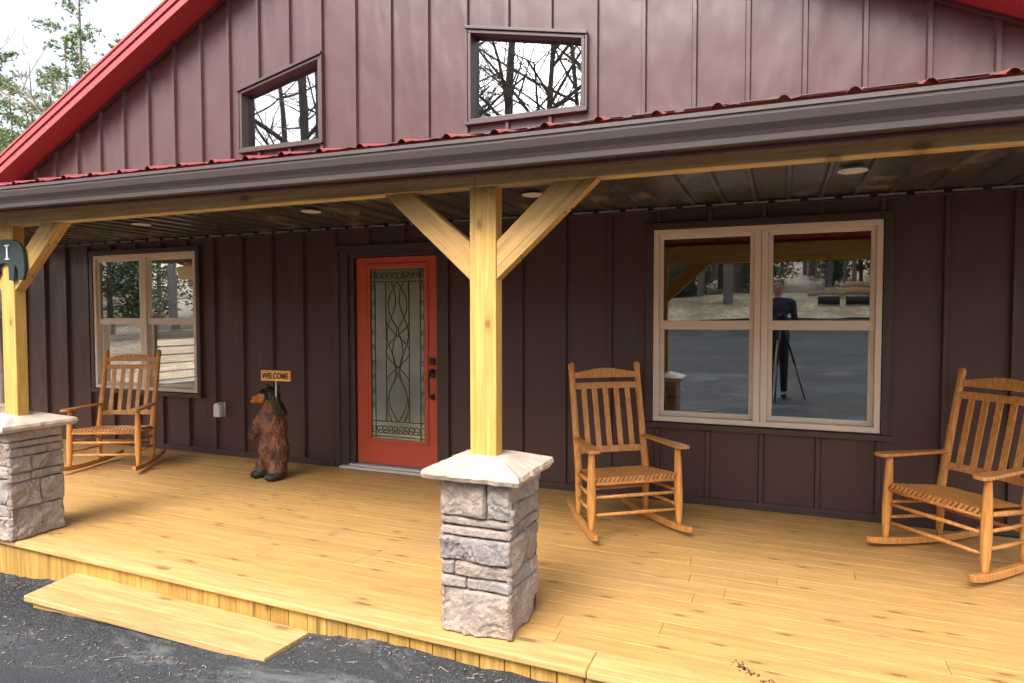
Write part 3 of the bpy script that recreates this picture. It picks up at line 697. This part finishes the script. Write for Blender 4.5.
    def by(z): t = z - .06; return .135 + .0068 + .225*(t-.34)
    # crest rail: arched top
    mb = MB(); m = 16; w = .245
    def rail(z0, zf, name, d=.011, bow=.018, w=.256):
        mb = MB(); vs = []
        for i in range(m+1):
            u = -1+2*i/m; zz1 = zf(u); x = u*w
            for z in (z0, zz1):
                yb = by(z) + bow*(1-u*u); vs += [(x, yb-d, z), (x, yb+d, z)]
        fs = []
        for i in range(m):
            a = 4*i; b = a+4; fs += [(a,b,b+2,a+2), (a+1,a+3,b+3,b+1), (a+2,b+2,b+3,a+3), (a,a+1,b+1,b)]
        fs += [(0,2,3,1), (4*m,4*m+1,4*m+3,4*m+2)]
        mb.mesh(vs, fs); part(mb, name, .003)
    rail(1.045, lambda u: 1.087 + .032*math.cos(u*math.pi/2)**1.5, 'crest_rail')
    rail(.965, lambda u: 1.012, 'slat_rail'); rail(.500, lambda u: .545, 'slat_rail')
    for k in range(5):
        u = (-1 + 2*(k+.5)/5)*.86; x = u*.256; mb = MB(); bow = .018*(1-u*u)
        mb.hexa([(x-.021,by(.53)+bow-.005,.543),(x+.021,by(.53)+bow-.005,.543),(x+.021,by(.53)+bow+.005,.543),(x-.021,by(.53)+bow+.005,.543)],
                [(x-.021,by(.985)+bow-.005,.967),(x+.021,by(.985)+bow-.005,.967),(x+.021,by(.985)+bow+.005,.967),(x-.021,by(.985)+bow+.005,.967)])
        part(mb, 'slat', .003)
    return C
M['weave'] = wood('dark_splint', (.20,.07,.018), (.34,.13,.035), 'z', .5, True, 0, 1.5, .2)
ch0 = make_chair()
spots = [((-.428, -.813, .012), 36.5, 'orange oak rocking chair between the middle post and the wide window'),
         ((-5.55, -.85, .012), 25., 'wooden rocking chair in front of the small window with blinds'),
         ((1.70, -.68, .012), -49., 'orange oak rocking chair right of the wide window, cut by the photo edge')]
for i, (loc, a, lab) in enumerate(spots):
    c = ch0 if i == 0 else dup(ch0)
    c.location = (loc[0], loc[1], .006); c.rotation_euler = (0, 0, R(a)); c['label'] = lab

# ------------------------------------------------------------------ blobs (voxel-merged bodies)
def ico(c, r, mat3=None, sub=2):
    bm = bmesh.new(); bmesh.ops.create_icosphere(bm, subdivisions=sub, radius=1)
    vs = []
    for v in bm.verts:
        p = Vector((v.co.x*r[0], v.co.y*r[1], v.co.z*r[2]))
        if mat3: p = mat3 @ p
        vs.append(p + Vector(c))
    fs = [tuple(v.index for v in f.verts) for f in bm.faces]; bm.free(); return vs, fs
def blob(name, parts, voxel, mats, pick, parent=None, disp=0, smooth_it=4):
    mb = MB()
    for p in parts:
        if p[0] == 'e': mb.mesh(*ico(p[1], p[2], p[3] if len(p) > 3 else None))
        else:
            pts = [Vector(q) for q in p[1]]; rr = p[2]
            mb.tube(pts, rr, 12)
            for q, r in zip(pts, rr): mb.mesh(*ico(q, (r, r, r)))
    t = mb.build('tmp', [], None)
    md = t.modifiers.new('R', 'REMESH'); md.mode = 'VOXEL'; md.voxel_size = voxel
    if smooth_it: s = t.modifiers.new('S', 'SMOOTH'); s.iterations = smooth_it; s.factor = .5
    dg = bpy.context.evaluated_depsgraph_get(); me = bpy.data.meshes.new_from_object(t.evaluated_get(dg)); bpy.data.objects.remove(t)
    me.name = name
    if disp:
        nn = [v.normal.copy() for v in me.vertices]
        for v, nr in zip(me.vertices, nn):
            q = v.co; v.co = v.co + nr*disp*(1.6*abs(noise.noise(Vector((q.x*60, q.y*60, q.z*20)))) - .6 + .8*noise.noise(Vector((q.x*18, q.y*18, q.z*14))))
    me.materials.clear()
    for m in mats: me.materials.append(m)
    for p in me.polygons: p.use_smooth = True; p.material_index = pick(p.center)
    o = bpy.data.objects.new(name, me); COL.objects.link(o)
    if parent: o.parent = parent
    return o
def fur(name, a, c_):
    m, nt, b = newmat(name); v = coords(nt, (26,26,9)); n = noise_(nt, v, 1.8, 5, .75, 1.2); n2 = noise_(nt, coords(nt), 7, 4, .6)
    c = ramp(nt, math_(nt, 'ADD', math_(nt, 'MULTIPLY', n, .6), math_(nt, 'MULTIPLY', n2, .4)), [(.42, a), (.60, c_)])
    nt.links.new(c, b.inputs['Base Color']); b.inputs['Roughness'].default_value = .4; b.inputs['Specular IOR Level'].default_value = .45; bump(nt, b, n, .8, .01); return m
M['fur'] = fur('carved_fur', (.020,.013,.010), (.32,.115,.045)); M['furdark'] = fur('dark_fur', (.012,.011,.010), (.05,.04,.032)); M['muzzle'] = fur('orange_wood', (.45,.15,.03), (.62,.24,.06))
bear = thing('bear_carving', 'dark carved wooden bear standing upright between window and door', 'carving', (-3.785, -.60, .004), R(-10)); bear.scale = (.94, .94, 1.)
def bpick(c):
    z = c.z
    if z < .075: return 1
    if z > .70 and c.y < -.125 and abs(c.x + .045) < .07 and z < .80: return 2
    if z > .74: return 1
    if c.x < -.165 and z < .50: return 1
    if c.x > .10 and z > .60: return 1
    n = noise.noise(Vector((c.x*9, c.y*9, c.z*5)))
    return 1 if n > .48 else 0
bparts = [('e',(0,0,.25),(.165,.145,.24)),('e',(0,.0,.48),(.150,.130,.22)),('e',(.0,.0,.62),(.125,.11,.14)),
  ('e',(-.10,-.04,.09),(.085,.10,.12)),('e',(.10,-.04,.09),(.085,.10,.12)),('e',(-.115,-.10,.035),(.065,.10,.042)),('e',(.115,-.10,.035),(.068,.105,.044)),
  ('e',(-.02,-.03,.765),(.105,.105,.095)),('e',(-.03,-.10,.775),(.075,.06,.06)),('c',[(-.04,-.12,.755),(-.055,-.19,.745)],[.050,.036]),('e',(-.056,-.205,.752),(.026,.02,.022)),
  ('e',(-.095,.0,.845),(.030,.02,.032)),('e',(.065,.0,.848),(.030,.02,.032)),
  ('c',[(.115,.0,.60),(.165,-.05,.63),(.155,-.10,.72)],[.062,.056,.045]),('e',(.15,-.12,.765),(.048,.04,.05)),
  ('c',[(-.125,.0,.60),(-.175,-.05,.50),(-.165,-.11,.42)],[.06,.055,.045]),('e',(-.165,-.13,.395),(.045,.045,.05)),
  ('e',(0,.12,.2),(.06,.05,.06))]
bd = blob('body', bparts, .0075, [M['fur'], M['furdark'], M['muzzle']], bpick, bear, .0105, 3)
for nm, c_, r3_ in (('nose', (-.058,-.226,.757), (.018,.010,.013)), ('eye', (-.070,-.148,.800), (.009,.007,.009)), ('eye', (.012,-.148,.803), (.009,.007,.009))):
    mb = MB(); mb.mesh(*ico(c_, r3_)); mb.build(nm, M['black'], bear, smooth=True)
sg = thing('welcome_sign', 'small pine WELCOME sign on a stick held up by the bear carving', 'sign', (-3.632, -.735, .765), R(4))
mb = MB(); mb.tube([(0,0,-.03), (0,0,.19)], .0085, 8); mb.build('stick', M['silver'], sg, smooth=True)
mb = MB(); mb.box(-.158, .158, -.012, .010, .165, .262); mb.build('board', M['sign'], sg, bevel=.006)
def text_mesh(s, size, ext):
    cu = bpy.data.curves.new('t', 'FONT'); cu.body = s; cu.size = size; cu.extrude = ext; cu.align_x = 'CENTER'; cu.offset = .0016
    t = bpy.data.objects.new('t', cu); COL.objects.link(t); dg = bpy.context.evaluated_depsgraph_get(); dg.update()
    me = bpy.data.meshes.new_from_object(t.evaluated_get(dg)); bpy.data.objects.remove(t); return me
me = text_mesh('WELCOME', .072, .0015); me.name = 'lettering'; me.materials.clear(); M['burn'] = metal_paint('burnt_letter', (.06,.025,.012), .7, 0, .2); me.materials.append(M['burn'])
xs_ = [v.co.x for v in me.vertices]; kx = .285/(max(xs_)-min(xs_))
for v in me.vertices: v.co.x *= kx
o = bpy.data.objects.new('lettering', me); COL.objects.link(o); o.parent = sg; o.location = (0, -.0135, .188); o.rotation_euler = (R(90), 0, 0)
# outdoor outlet cover on the wall
oc = thing('outlet_cover', 'clear grey bubble outlet cover on the brown wall left of the bear', 'outlet cover', (-5.045, -.002, .50))
mb = MB(); mb.box(-.055, .055, -.014, .0, -.08, .08); mb.build('back_plate', M['silver'], oc, bevel=.006)
mb = MB(); prf_ = [(-.048,-.078)] + [(.048*math.cos(math.pi*t/10), .03 + .05*math.sin(math.pi*t/10)) for t in range(11)][::-1] + [(.048,-.078)]
mb.prism(prf_[::-1], -.085, -.0145); M['bubble'] = metal_paint('cloudy_plastic', (.62,.62,.60), .3, 0, .6)
mb.build('bubble_lid', M['bubble'], oc, bevel=.018, seg=4)

# ------------------------------------------------------------------ bark chips on the asphalt by the deck
mb = MB()
for k in range(650):
    x = rnd.uniform(-4.4, .6)
    if rnd.random() < .82: y = edge_y(x) - abs(rnd.gauss(.03, .13)) - .01
    else: y = rnd.uniform(-4.2, -2.9)
    if -3.6 < x < -1.6 and y > -3.06:
        if rnd.random() < .75: y -= .42
        else: continue
    z = drive(x, y); l = rnd.uniform(.003, .011)*(2.8 if rnd.random() < .05 else 1); w = rnd.uniform(.001, .003); a = rnd.uniform(0, 3.15)
    dx, dy = math.cos(a), math.sin(a)
    p = Vector((x, y, z+.005)); u = Vector((dx, dy, rnd.uniform(-.2,.2)))*l; v = Vector((-dy, dx, rnd.uniform(-.3,.3)))*w; h = Vector((0,0,.003))
    mb.hexa([p-u-v, p+u-v, p+u+v, p-u+v], [q+h for q in (p-u-v, p+u-v, p+u+v, p-u+v)])
o = mb.build('bark_chips', M['chip']); o['kind'] = 'stuff'; tag(o, 'scattered bark chips and pine straw on the asphalt along the deck', 'debris')

mb = MB()
for k in range(2400):                             # loose asphalt grit along the deck and the step
    x = rnd.uniform(-4.5, .9); y = edge_y(x) + .02 - abs(rnd.gauss(0, .22))
    if -3.58 < x < -1.6 and y > -3.06: y -= .40 + abs(rnd.gauss(0, .08))
    z = drive(x, y); l = rnd.uniform(.0016, .005)*(1.8 if rnd.random() < .04 else 1)
    R3 = Matrix.Rotation(rnd.uniform(0, 6.28), 3, (rnd.uniform(-1,1), rnd.uniform(-1,1), rnd.uniform(.1,1))); q = [R3 @ Vector(v)*l for v in ((1,0,-.5),(-.6,.9,-.5),(-.5,-.8,-.6),(0,.1,.9))]
    p = Vector((x, y, z + l*.4)); mb.mesh([p+v for v in q], [(0,1,2),(0,3,1),(1,3,2),(2,3,0)])
o = mb.build('asphalt_grit', M['grit']); o['kind'] = 'stuff'; tag(o, 'loose dark asphalt grit along the foot of the deck and step', 'grit')
mb = MB()
for k in range(60):                               # black scuffed crumbs on the deck near the middle of its front edge
    t = rnd.random(); x = .47 + .20*t + rnd.gauss(0, .018); y = -2.50 - .16*t + rnd.gauss(0, .018); l = rnd.uniform(.002, .006); a = rnd.uniform(0, 3.1)
    u = Vector((math.cos(a), math.sin(a), 0))*l; v = Vector((-u.y, u.x, 0))*.5; p = Vector((x, y, .0042)); h = Vector((0,0,.0015))
    mb.hexa([p-u-v, p+u-v, p+u*1.2+v, p-u+v], [q+h for q in (p-u-v, p+u-v, p+u*1.2+v, p-u+v)])
o = mb.build('asphalt_crumbs', M['black']); o['kind'] = 'stuff'; tag(o, 'small black asphalt crumbs scuffed on the deck near its front edge', 'debris')

# ------------------------------------------------------------------ trees
def bare_tree(name, h, r0, seed, depth=4, spread=.5, lean=.03):
    r = random.Random(seed); tr = MB(); tw = MB()
    def grow(p, d, l, rad, lev):
        pts = [p]; rr = [rad]; q = p
        n = 5 if lev == 0 else 3
        for i in range(n):
            d = (d + Vector((r.uniform(-1,1), r.uniform(-1,1), r.uniform(-.3,.5)))*(.05 if lev == 0 else .16)).normalized(); q = q + d*(l/n); pts.append(q); rr.append(rad*(1-.55*(i+1)/n))
        (tr if lev < 2 else tw).tube(pts, rr, 7 if lev < 2 else (4 if lev == 2 else 3), cap=False)
        if lev >= depth: return
        k = (7 if lev == 0 else 5 if lev == 1 else 4)
        for j in range(k):
            t = r.uniform(.35, 1.) if lev == 0 else r.uniform(.25, 1.)
            i = min(int(t*n), n-1); b = pts[i].lerp(pts[i+1], t*n-i)
            a = r.uniform(0, 6.28); up = r.uniform(.25, .9)
            nd = (d*up + Vector((math.cos(a), math.sin(a), r.uniform(0,.35)))*spread*1.5).normalized()
            grow(b, nd, l*r.uniform(.38,.62)*(1.1-.4*t if lev == 0 else 1), max(.006, rr[i]*r.uniform(.4,.6)), lev+1)
    grow(Vector((0,0,-.2)), Vector((r.uniform(-lean,lean), r.uniform(-lean,lean), 1)), h, r0, 0)
    t = thing(name, 'x', 'tree')
    tr.build('trunk', M['bark'], t, smooth=True); tw.build('crown', M['twig'], t); return t
def pine_tree(name, h, r0, seed, sparse=1., first=.35):
    r = random.Random(seed); tr = MB(); cr = MB(); q = Vector((0,0,-.2)); pts = [q]; n = 9
    for i in range(n): q = q + Vector((r.uniform(-.10,.10), r.uniform(-.10,.10), h/n)); pts.append(q)
    tr.tube(pts, [r0*(1-.88*i/n) for i in range(n+1)], 8, cap=False)
    z = first
    while z < .99:
        i = min(int(z*n), n-1); b = pts[i].lerp(pts[i+1], z*n-i)
        for w in range(r.choice((1,2,3))):
            a = r.uniform(0, 6.28); L = h*.23*(1.12-z)*r.uniform(.55,1.3)*1.25; d = Vector((math.cos(a), math.sin(a), r.uniform(.0,.5)))
            bp = [b + d*L*t + Vector((0,0,-.10*L*t*t)) for t in (0,.33,.66,1)]
            tr.tube(bp, [.012+.10*r0*(1.1-z), .012, .009, .005], 4, cap=False)
            for k in range(int(9*sparse*(L/2+.4))):
                t = r.uniform(.35, 1.05); c = b + d*L*t + Vector((r.gauss(0,.16), r.gauss(0,.16), -.1*L*t*t + r.gauss(.05,.10)))
                sd = Vector((r.uniform(-1,1), r.uniform(-1,1), r.uniform(-.1,.9))).normalized()
                for m in range(9):                 # one needle tuft
                    nd = (sd*.9 + Vector((r.uniform(-1,1), r.uniform(-1,1), r.uniform(-.7,1)))).normalized()*r.uniform(.13,.22); s = nd.cross(Vector((r.uniform(-1,1), r.uniform(-1,1), .3))).normalized()*.016
                    cr.poly([c - s, c + s, c + nd])
        z += r.uniform(.018, .05)
    t = thing(name, 'x', 'tree'); tr.build('trunk', M['pinebark'], t, smooth=True); cr.build('crown', M['needle'], t); return t
def evergreen(name, h, w, seed, n=5200):
    r = random.Random(seed); tr = MB(); cr = MB()
    tr.tube([(0,0,-.2), (.05,.03,h*.5), (0,.05,h*.9)], [.09, .06, .02], 7, cap=False)
    cl = []
    for k in range(26):
        z = r.uniform(.12, .98); rad = w*(1-z*.75)*r.uniform(.35, .95); a = r.uniform(0, 6.28); c = Vector((math.cos(a)*rad, math.sin(a)*rad, z*h)); cl.append((c, r.uniform(.25,.5)*w*.7))
        tr.tube([(0,0,z*h*.85), c], [.025,.008], 4, cap=False)
    for k in range(n):
        c, s = r.choice(cl); p = c + Vector((r.gauss(0,s*.5), r.gauss(0,s*.5), r.gauss(0,s*.4)))
        u = Vector((r.uniform(-1,1), r.uniform(-1,1), r.uniform(-.6,.6))).normalized()*r.uniform(.05,.10); v = u.cross(Vector((r.uniform(-1,1), r.uniform(-1,1), r.uniform(-1,1)))).normalized()*.032
        cr.poly([p-u, p-v, p+u, p+v])
    t = thing(name, 'x', 'tree'); tr.build('trunk', M['bark'], t, smooth=True); cr.build('crown', M['leaf'], t); return t
rnd = random.Random(29)
def put(t, x, y, rz, s, label, group, dz=0):
    t.location = (x, y, hill(x, y) + dz); t.rotation_euler = (0, 0, rz); t.scale = (s, s, s); tag(t, label, t['category'], group); return t
used = set()
def plant(proto, *a):
    t = proto if proto.name not in used else dup(proto)
    used.add(proto.name); return put(t, *a)
pA = pine_tree('pine_tree', 17, .17, 3, 4.2, .34); pB = pine_tree('pine_tree', 14, .14, 9, 4.6, .28)
bA = bare_tree('bare_tree', 13, .20, 5, 4, .5); bB = bare_tree('bare_tree', 12, .15, 17, 4, .42); bC = bare_tree('bare_tree', 14, .26, 23, 4, .6)
eA = evergreen('evergreen_tree', 5.5, 1.9, 4); eB = evergreen('evergreen_tree', 3.2, 1.7, 8, 4200)
# seen directly, beyond the left corner of the house
plant(pA, -22.5, 10.8, .4, .92, 'tall sparse pine with a bare leaning trunk beyond the red roof edge', 'pines beyond the house')
plant(pB, -26.5, 10.2, 2.1, .95, 'lower dense pine left of the tall sparse pine, at the photo edge', 'pines beyond the house')
plant(pB, -25.0, 12.0, 1.1, 1.0, 'dense pine between the sparse pine and the roof edge', 'pines beyond the house')
plant(pB, -20.5, 9.8, 3.7, .78, 'short pine tucked against the red roof edge', 'pines beyond the house')
plant(pB, -27.5, 8.5, 0.3, .95, 'full pine at the far left photo edge above the porch roof', 'pines beyond the house')
plant(bA, -24.5, 11.0, 2.3, .9, 'grey bare tree among the pines beyond the red roof edge', None)
plant(pA, -29.0, 13.0, 3.3, .85, 'broad pine far left, cut by the photo edge beyond the red roof', 'pines beyond the house')
plant(pB, -23.5, 9.0, 5.2, .80, 'small pine low against the red roof edge', 'pines beyond the house')
plant(bB, -21.0, 8.6, 1.0, .74, 'thin bare tree beside the pines beyond the red roof edge', None)
plant(pB, -24.0, 13.8, 4.0, 1.05, 'pine whose top shows right above the red roof edge', 'pines beyond the house')
plant(eB, -16.5, 1.2, 0., 1.0, 'green shrubby tree behind the left end of the porch', None)
# woods across the driveway, seen in the window glass
for i in range(70):
    x = rnd.uniform(-28, 18); y = rnd.uniform(-32, -19.5)
    p = rnd.choice((bA, bB, bC))
    plant(p, x, y, rnd.uniform(0, 6.28), rnd.choice((.55,.7,.9,1.1,1.25)), 'tall tree in the woods across the driveway, mirrored in the windows', 'woods across the driveway')
for i in range(70):
    x = rnd.uniform(-28, 16); y = rnd.uniform(-28, -20.3)
    plant(rnd.choice((eA, eB, eB)), x, y, rnd.uniform(0, 6.28), rnd.uniform(.6, 1.05), 'leafy evergreen under the woods across the driveway, mirrored in the windows', 'evergreens across the driveway')
for i, (x, y, s) in enumerate(((-19,-9,1.),(-21,-12.5,1.2),(-17.5,-14,.9),(-23,-7,1.2),(-16.5,-11,.8),(-20,-16,1.1))):
    plant((eA, eB)[i % 2], x, y, i*1.3, s, 'dense evergreen left of the driveway, mirrored in the windows', 'evergreens left of the driveway')
for i, (x, y, s) in enumerate(((-18,-10.5,.8),(-20.5,-8.5,.9),(-17,-16,1.))): plant((bA, bB, bC)[i], x, y, i*2., s, 'bare tree left of the driveway, mirrored in the windows', 'bare trees left of the driveway')
for i in range(46):
    x = rnd.uniform(-26, 16); y = rnd.uniform(-22.5, -19.2)
    plant(rnd.choice((bA, bB, bC)), x, y, rnd.uniform(0, 6.28), rnd.uniform(.28, .45), 'thin sapling at the edge of the woods, mirrored in the windows', 'saplings across the driveway')
plant(bC, -1.0, -17.4, 2.0, .62, 'forked bare tree on the mulch bank, mirrored in the wide window', None)
M['logwood'] = wood('peeled_log', (.34,.20,.10), (.58,.40,.24), 'x', .8, True)
# logs and boulders on the mulch bank
for i, (x, y, a, L) in enumerate(((2.0,-17.9,.3,1.1),(2.9,-18.0,-.2,1.3),(3.7,-18.1,.15,1.2),(2.4,-18.4,-.35,1.0),(3.2,-18.5,.1,1.4),(2.9,-18.25,.45,.9),(3.5,-18.3,-.3,1.0))):
    mb = MB(); rr = rnd.uniform(.07,.13); mb.tube([(-L/2,0,0),(0,.03,.02),(L/2,0,0)], [rr, rr*.95, rr*.85], 10)
    o = mb.build('log', M['logwood'], smooth=False); o.location = (x, y, ground_z(x, y) + .48 + (.2 if i > 4 else .05*(i % 2))); o.rotation_euler = (0,0,a); tag(o, 'felled log in the pile on the mulch bank, mirrored in the wide window', 'log', 'logs on the mulch bank')
for i, x in enumerate((2.0, 2.78)):
    mb = MB(); mb.tube([(-.28,0,0),(.28,0,0)], .14, 14); mb.tube([(-.30,0,0),(-.26,0,0)], .155, 14); mb.tube([(.26,0,0),(.30,0,0)], .155, 14)
    o = mb.build('drain_pipe', M['black']); o.location = (x, -16.9, ground_z(x, -16.9) + .38); tag(o, 'short black pipe lying on the mulch bank, mirrored in the wide window', 'pipe', 'black pipes on the mulch bank')

# ------------------------------------------------------------------ photographer and tripod (seen in the right window)
CX, CY, CZc = .6317, -5.4765, 1.5149
gz = drive(CX, CY - .1)
tp = thing('tripod', 'black tripod with a camera, mirrored in the wide window', 'tripod', (CX, CY-.12, gz))
for a in (90+10, 210+10, 330+10):
    mb = MB(); dx, dy = math.cos(R(a)), math.sin(R(a)); top = CZc - gz - .16
    mb.tube([(dx*.04, dy*.04, top), (dx*.22, dy*.22, top*.5)], .016, 8); mb.tube([(dx*.215, dy*.215, top*.52), (dx*.40, dy*.40, .01)], .011, 8); mb.build('leg', M['black'], tp, smooth=True)
mb = MB(); mb.tube([(0,0,top-.06), (0,0,top+.07)], .03, 12); mb.box(-.05, .05, -.05, .05, top+.07, top+.085); mb.build('head', M['black'], tp)
cam_b = thing('camera', 'black camera mounted on the tripod, mirrored in the wide window', 'camera', (CX, CY-.17, CZc), R(22))
mb = MB(); mb.box(-.07, .07, -.05, .02, -.05, .045); mb.box(-.03, .03, -.04, .015, .045, .07); mb.build('camera_body', M['black'], cam_b, bevel=.01)
mb = MB(); mb.tube([(0,.02,0), (0,.085,0)], .036, 18); mb.build('lens', M['black'], cam_b, smooth=True)
M['shirt'] = metal_paint('grey_shirt', (.05,.06,.075), .9, 0, .1); M['pants'] = metal_paint('dark_trousers', (.035,.036,.032), .9, 0, .1); M['skin'] = metal_paint('skin', (.45,.25,.18), .55, 0, .3); M['hair'] = metal_paint('brown_hair', (.035,.022,.014), .7, 0, .3)
pw = thing('person', 'person in grey top and dark trousers behind the tripod, mirrored in the wide window', 'person', (CX-.05, CY-.40, drive(CX-.05, CY-.40)), R(180+5)); pw.scale = (1.06, 1.06, 1.06)
pp = [('e',(0,.0,1.0),(.165,.11,.13)),('e',(0,.0,1.17),(.16,.105,.17)),('e',(0,.0,1.34),(.19,.115,.17)),('c',[(-.17,0,1.43),(0,0,1.47),(.17,0,1.43)],[.065,.075,.065]),
  ('c',[(0,.0,1.47),(0,-.01,1.58)],[.058,.055]),('e',(0,-.015,1.665),(.075,.095,.115)),('e',(0,-.03,1.61),(.058,.07,.06)),
  ('c',[(0,-.105,1.675),(0,-.122,1.645)],[.010,.016]),('e',(-.078,0,1.655),(.012,.02,.032)),('e',(.078,0,1.655),(.012,.02,.032))]
for s in (-1, 1):
    pp += [('c',[(s*.09,.0,.95),(s*.10,-.01,.52),(s*.10,.02,.10)],[.088,.062,.045]),('e',(s*.105,-.05,.04),(.045,.13,.042)),
           ('c',[(s*.205,0,1.42),(s*.245,.02,1.14),(s*.09,-.20,1.10)],[.056,.046,.032]),('e',(s*.055,-.235,1.10),(.042,.03,.045))]
    for j in range(4):
        zz = 1.125 - .021*j; pp.append(('c',[(s*.04,-.25,zz),(s*.005,-.275,zz),(s*-.028,-.262,zz-.004)],[.0095,.009,.008]))
    pp.append(('c',[(s*.05,-.235,1.13),(s*.03,-.245,1.165),(s*.01,-.25,1.178)],[.012,.011,.009]))
def ppick(c):
    if c.z > 1.50: return 0
    if c.z > .98 and not (c.y < -.185): return 1
    if c.y < -.185 and c.z > .9: return 0
    return 3 if c.z < .085 else 2
blob('body', pp, .009, [M['skin'], M['shirt'], M['pants'], M['black']], ppick, pw, 0, 2)
mb = MB(); mb.mesh(*ico((0,.008,1.698), (.086,.106,.100))); hr = mb.build('hair', M['hair'], pw, smooth=True)
hb = bmesh.new(); hb.from_mesh(hr.data); bmesh.ops.delete(hb, geom=[v for v in hb.verts if v.co.z < 1.64 or (v.co.y < -.055 and v.co.z < 1.74)], context='VERTS'); hb.to_mesh(hr.data); hb.free()
mb = MB()
for s in (-1, 1): mb.mesh(*ico((s*.03,-.106,1.68), (.011,.006,.007)))
mb.build('eyes', M['black'], pw, smooth=True)
mb = MB(); mb.mesh(*ico((0,-.106,1.605), (.024,.008,.006))); mb.build('mouth', M['skin'], pw, smooth=True)

# ------------------------------------------------------------------ camera, light, sky
cam = bpy.data.cameras.new('Camera'); co = bpy.data.objects.new('Camera', cam); COL.objects.link(co); scene.camera = co
cam.sensor_width = 36; cam.lens = 658.7374/1024*36; cam.clip_end = 1000; cam.clip_start = .02
yaw, pitch, roll = .3873, -.0377, -.0010
cy, sy, cp, sp, cr, sr = math.cos(yaw), math.sin(yaw), math.cos(pitch), math.sin(pitch), math.cos(roll), math.sin(roll)
fw = Vector((-sy, cy, 0)); rt = Vector((cy, sy, 0)); up = Vector((0,0,1)); f2 = fw*cp + up*sp; u2 = up*cp - fw*sp
r3 = rt*cr + u2*sr; u3 = u2*cr - rt*sr
co.matrix_world = Matrix(((r3.x,u3.x,-f2.x,CX),(r3.y,u3.y,-f2.y,CY),(r3.z,u3.z,-f2.z,CZc),(0,0,0,1)))
SUN_EL, SUN_AZ = 46, 8                             # azimuth measured from straight out of the facade towards the left
to_sun = Vector((-math.sin(R(SUN_AZ))*math.cos(R(SUN_EL)), -math.cos(R(SUN_AZ))*math.cos(R(SUN_EL)), math.sin(R(SUN_EL))))
sl = bpy.data.lights.new('sun', 'SUN'); so = bpy.data.objects.new('sun', sl); COL.objects.link(so)
sl.energy = 0.55; sl.angle = R(32); sl.color = (1, .97, .92); so.rotation_euler = to_sun.to_track_quat('Z', 'Y').to_euler(); so.location = (0, -8, 12)
w = bpy.data.worlds.new('World'); scene.world = w; w.use_nodes = True; nt = w.node_tree
sky = nt.nodes.new('ShaderNodeTexSky'); sky.sky_type = 'NISHITA'; sky.sun_disc = False; sky.sun_elevation = R(SUN_EL); sky.sun_rotation = math.atan2(to_sun.x, to_sun.y)
sky.dust_density = 6; sky.air_density = 1.; sky.ozone_density = 1
bw = nt.nodes.new('ShaderNodeRGBToBW'); nt.links.new(sky.outputs[0], bw.inputs[0])
mx = nt.nodes.new('ShaderNodeMix'); mx.data_type = 'RGBA'; mx.inputs[0].default_value = .72    # thin cloud: most of the blue is washed out
nt.links.new(sky.outputs[0], mx.inputs[6]); nt.links.new(bw.outputs[0], mx.inputs[7])
bg = nt.nodes['Background']; nt.links.new(mx.outputs[2], bg.inputs[0]); bg.inputs[1].default_value = .15
vs_ = scene.view_settings; vs_.view_transform = 'Standard'; vs_.look = 'None'; vs_.gamma = 1; vs_.exposure = 2.22
scene.render.engine = 'CYCLES'; scene.cycles.max_bounces = 8; scene.cycles.transparent_max_bounces = 12
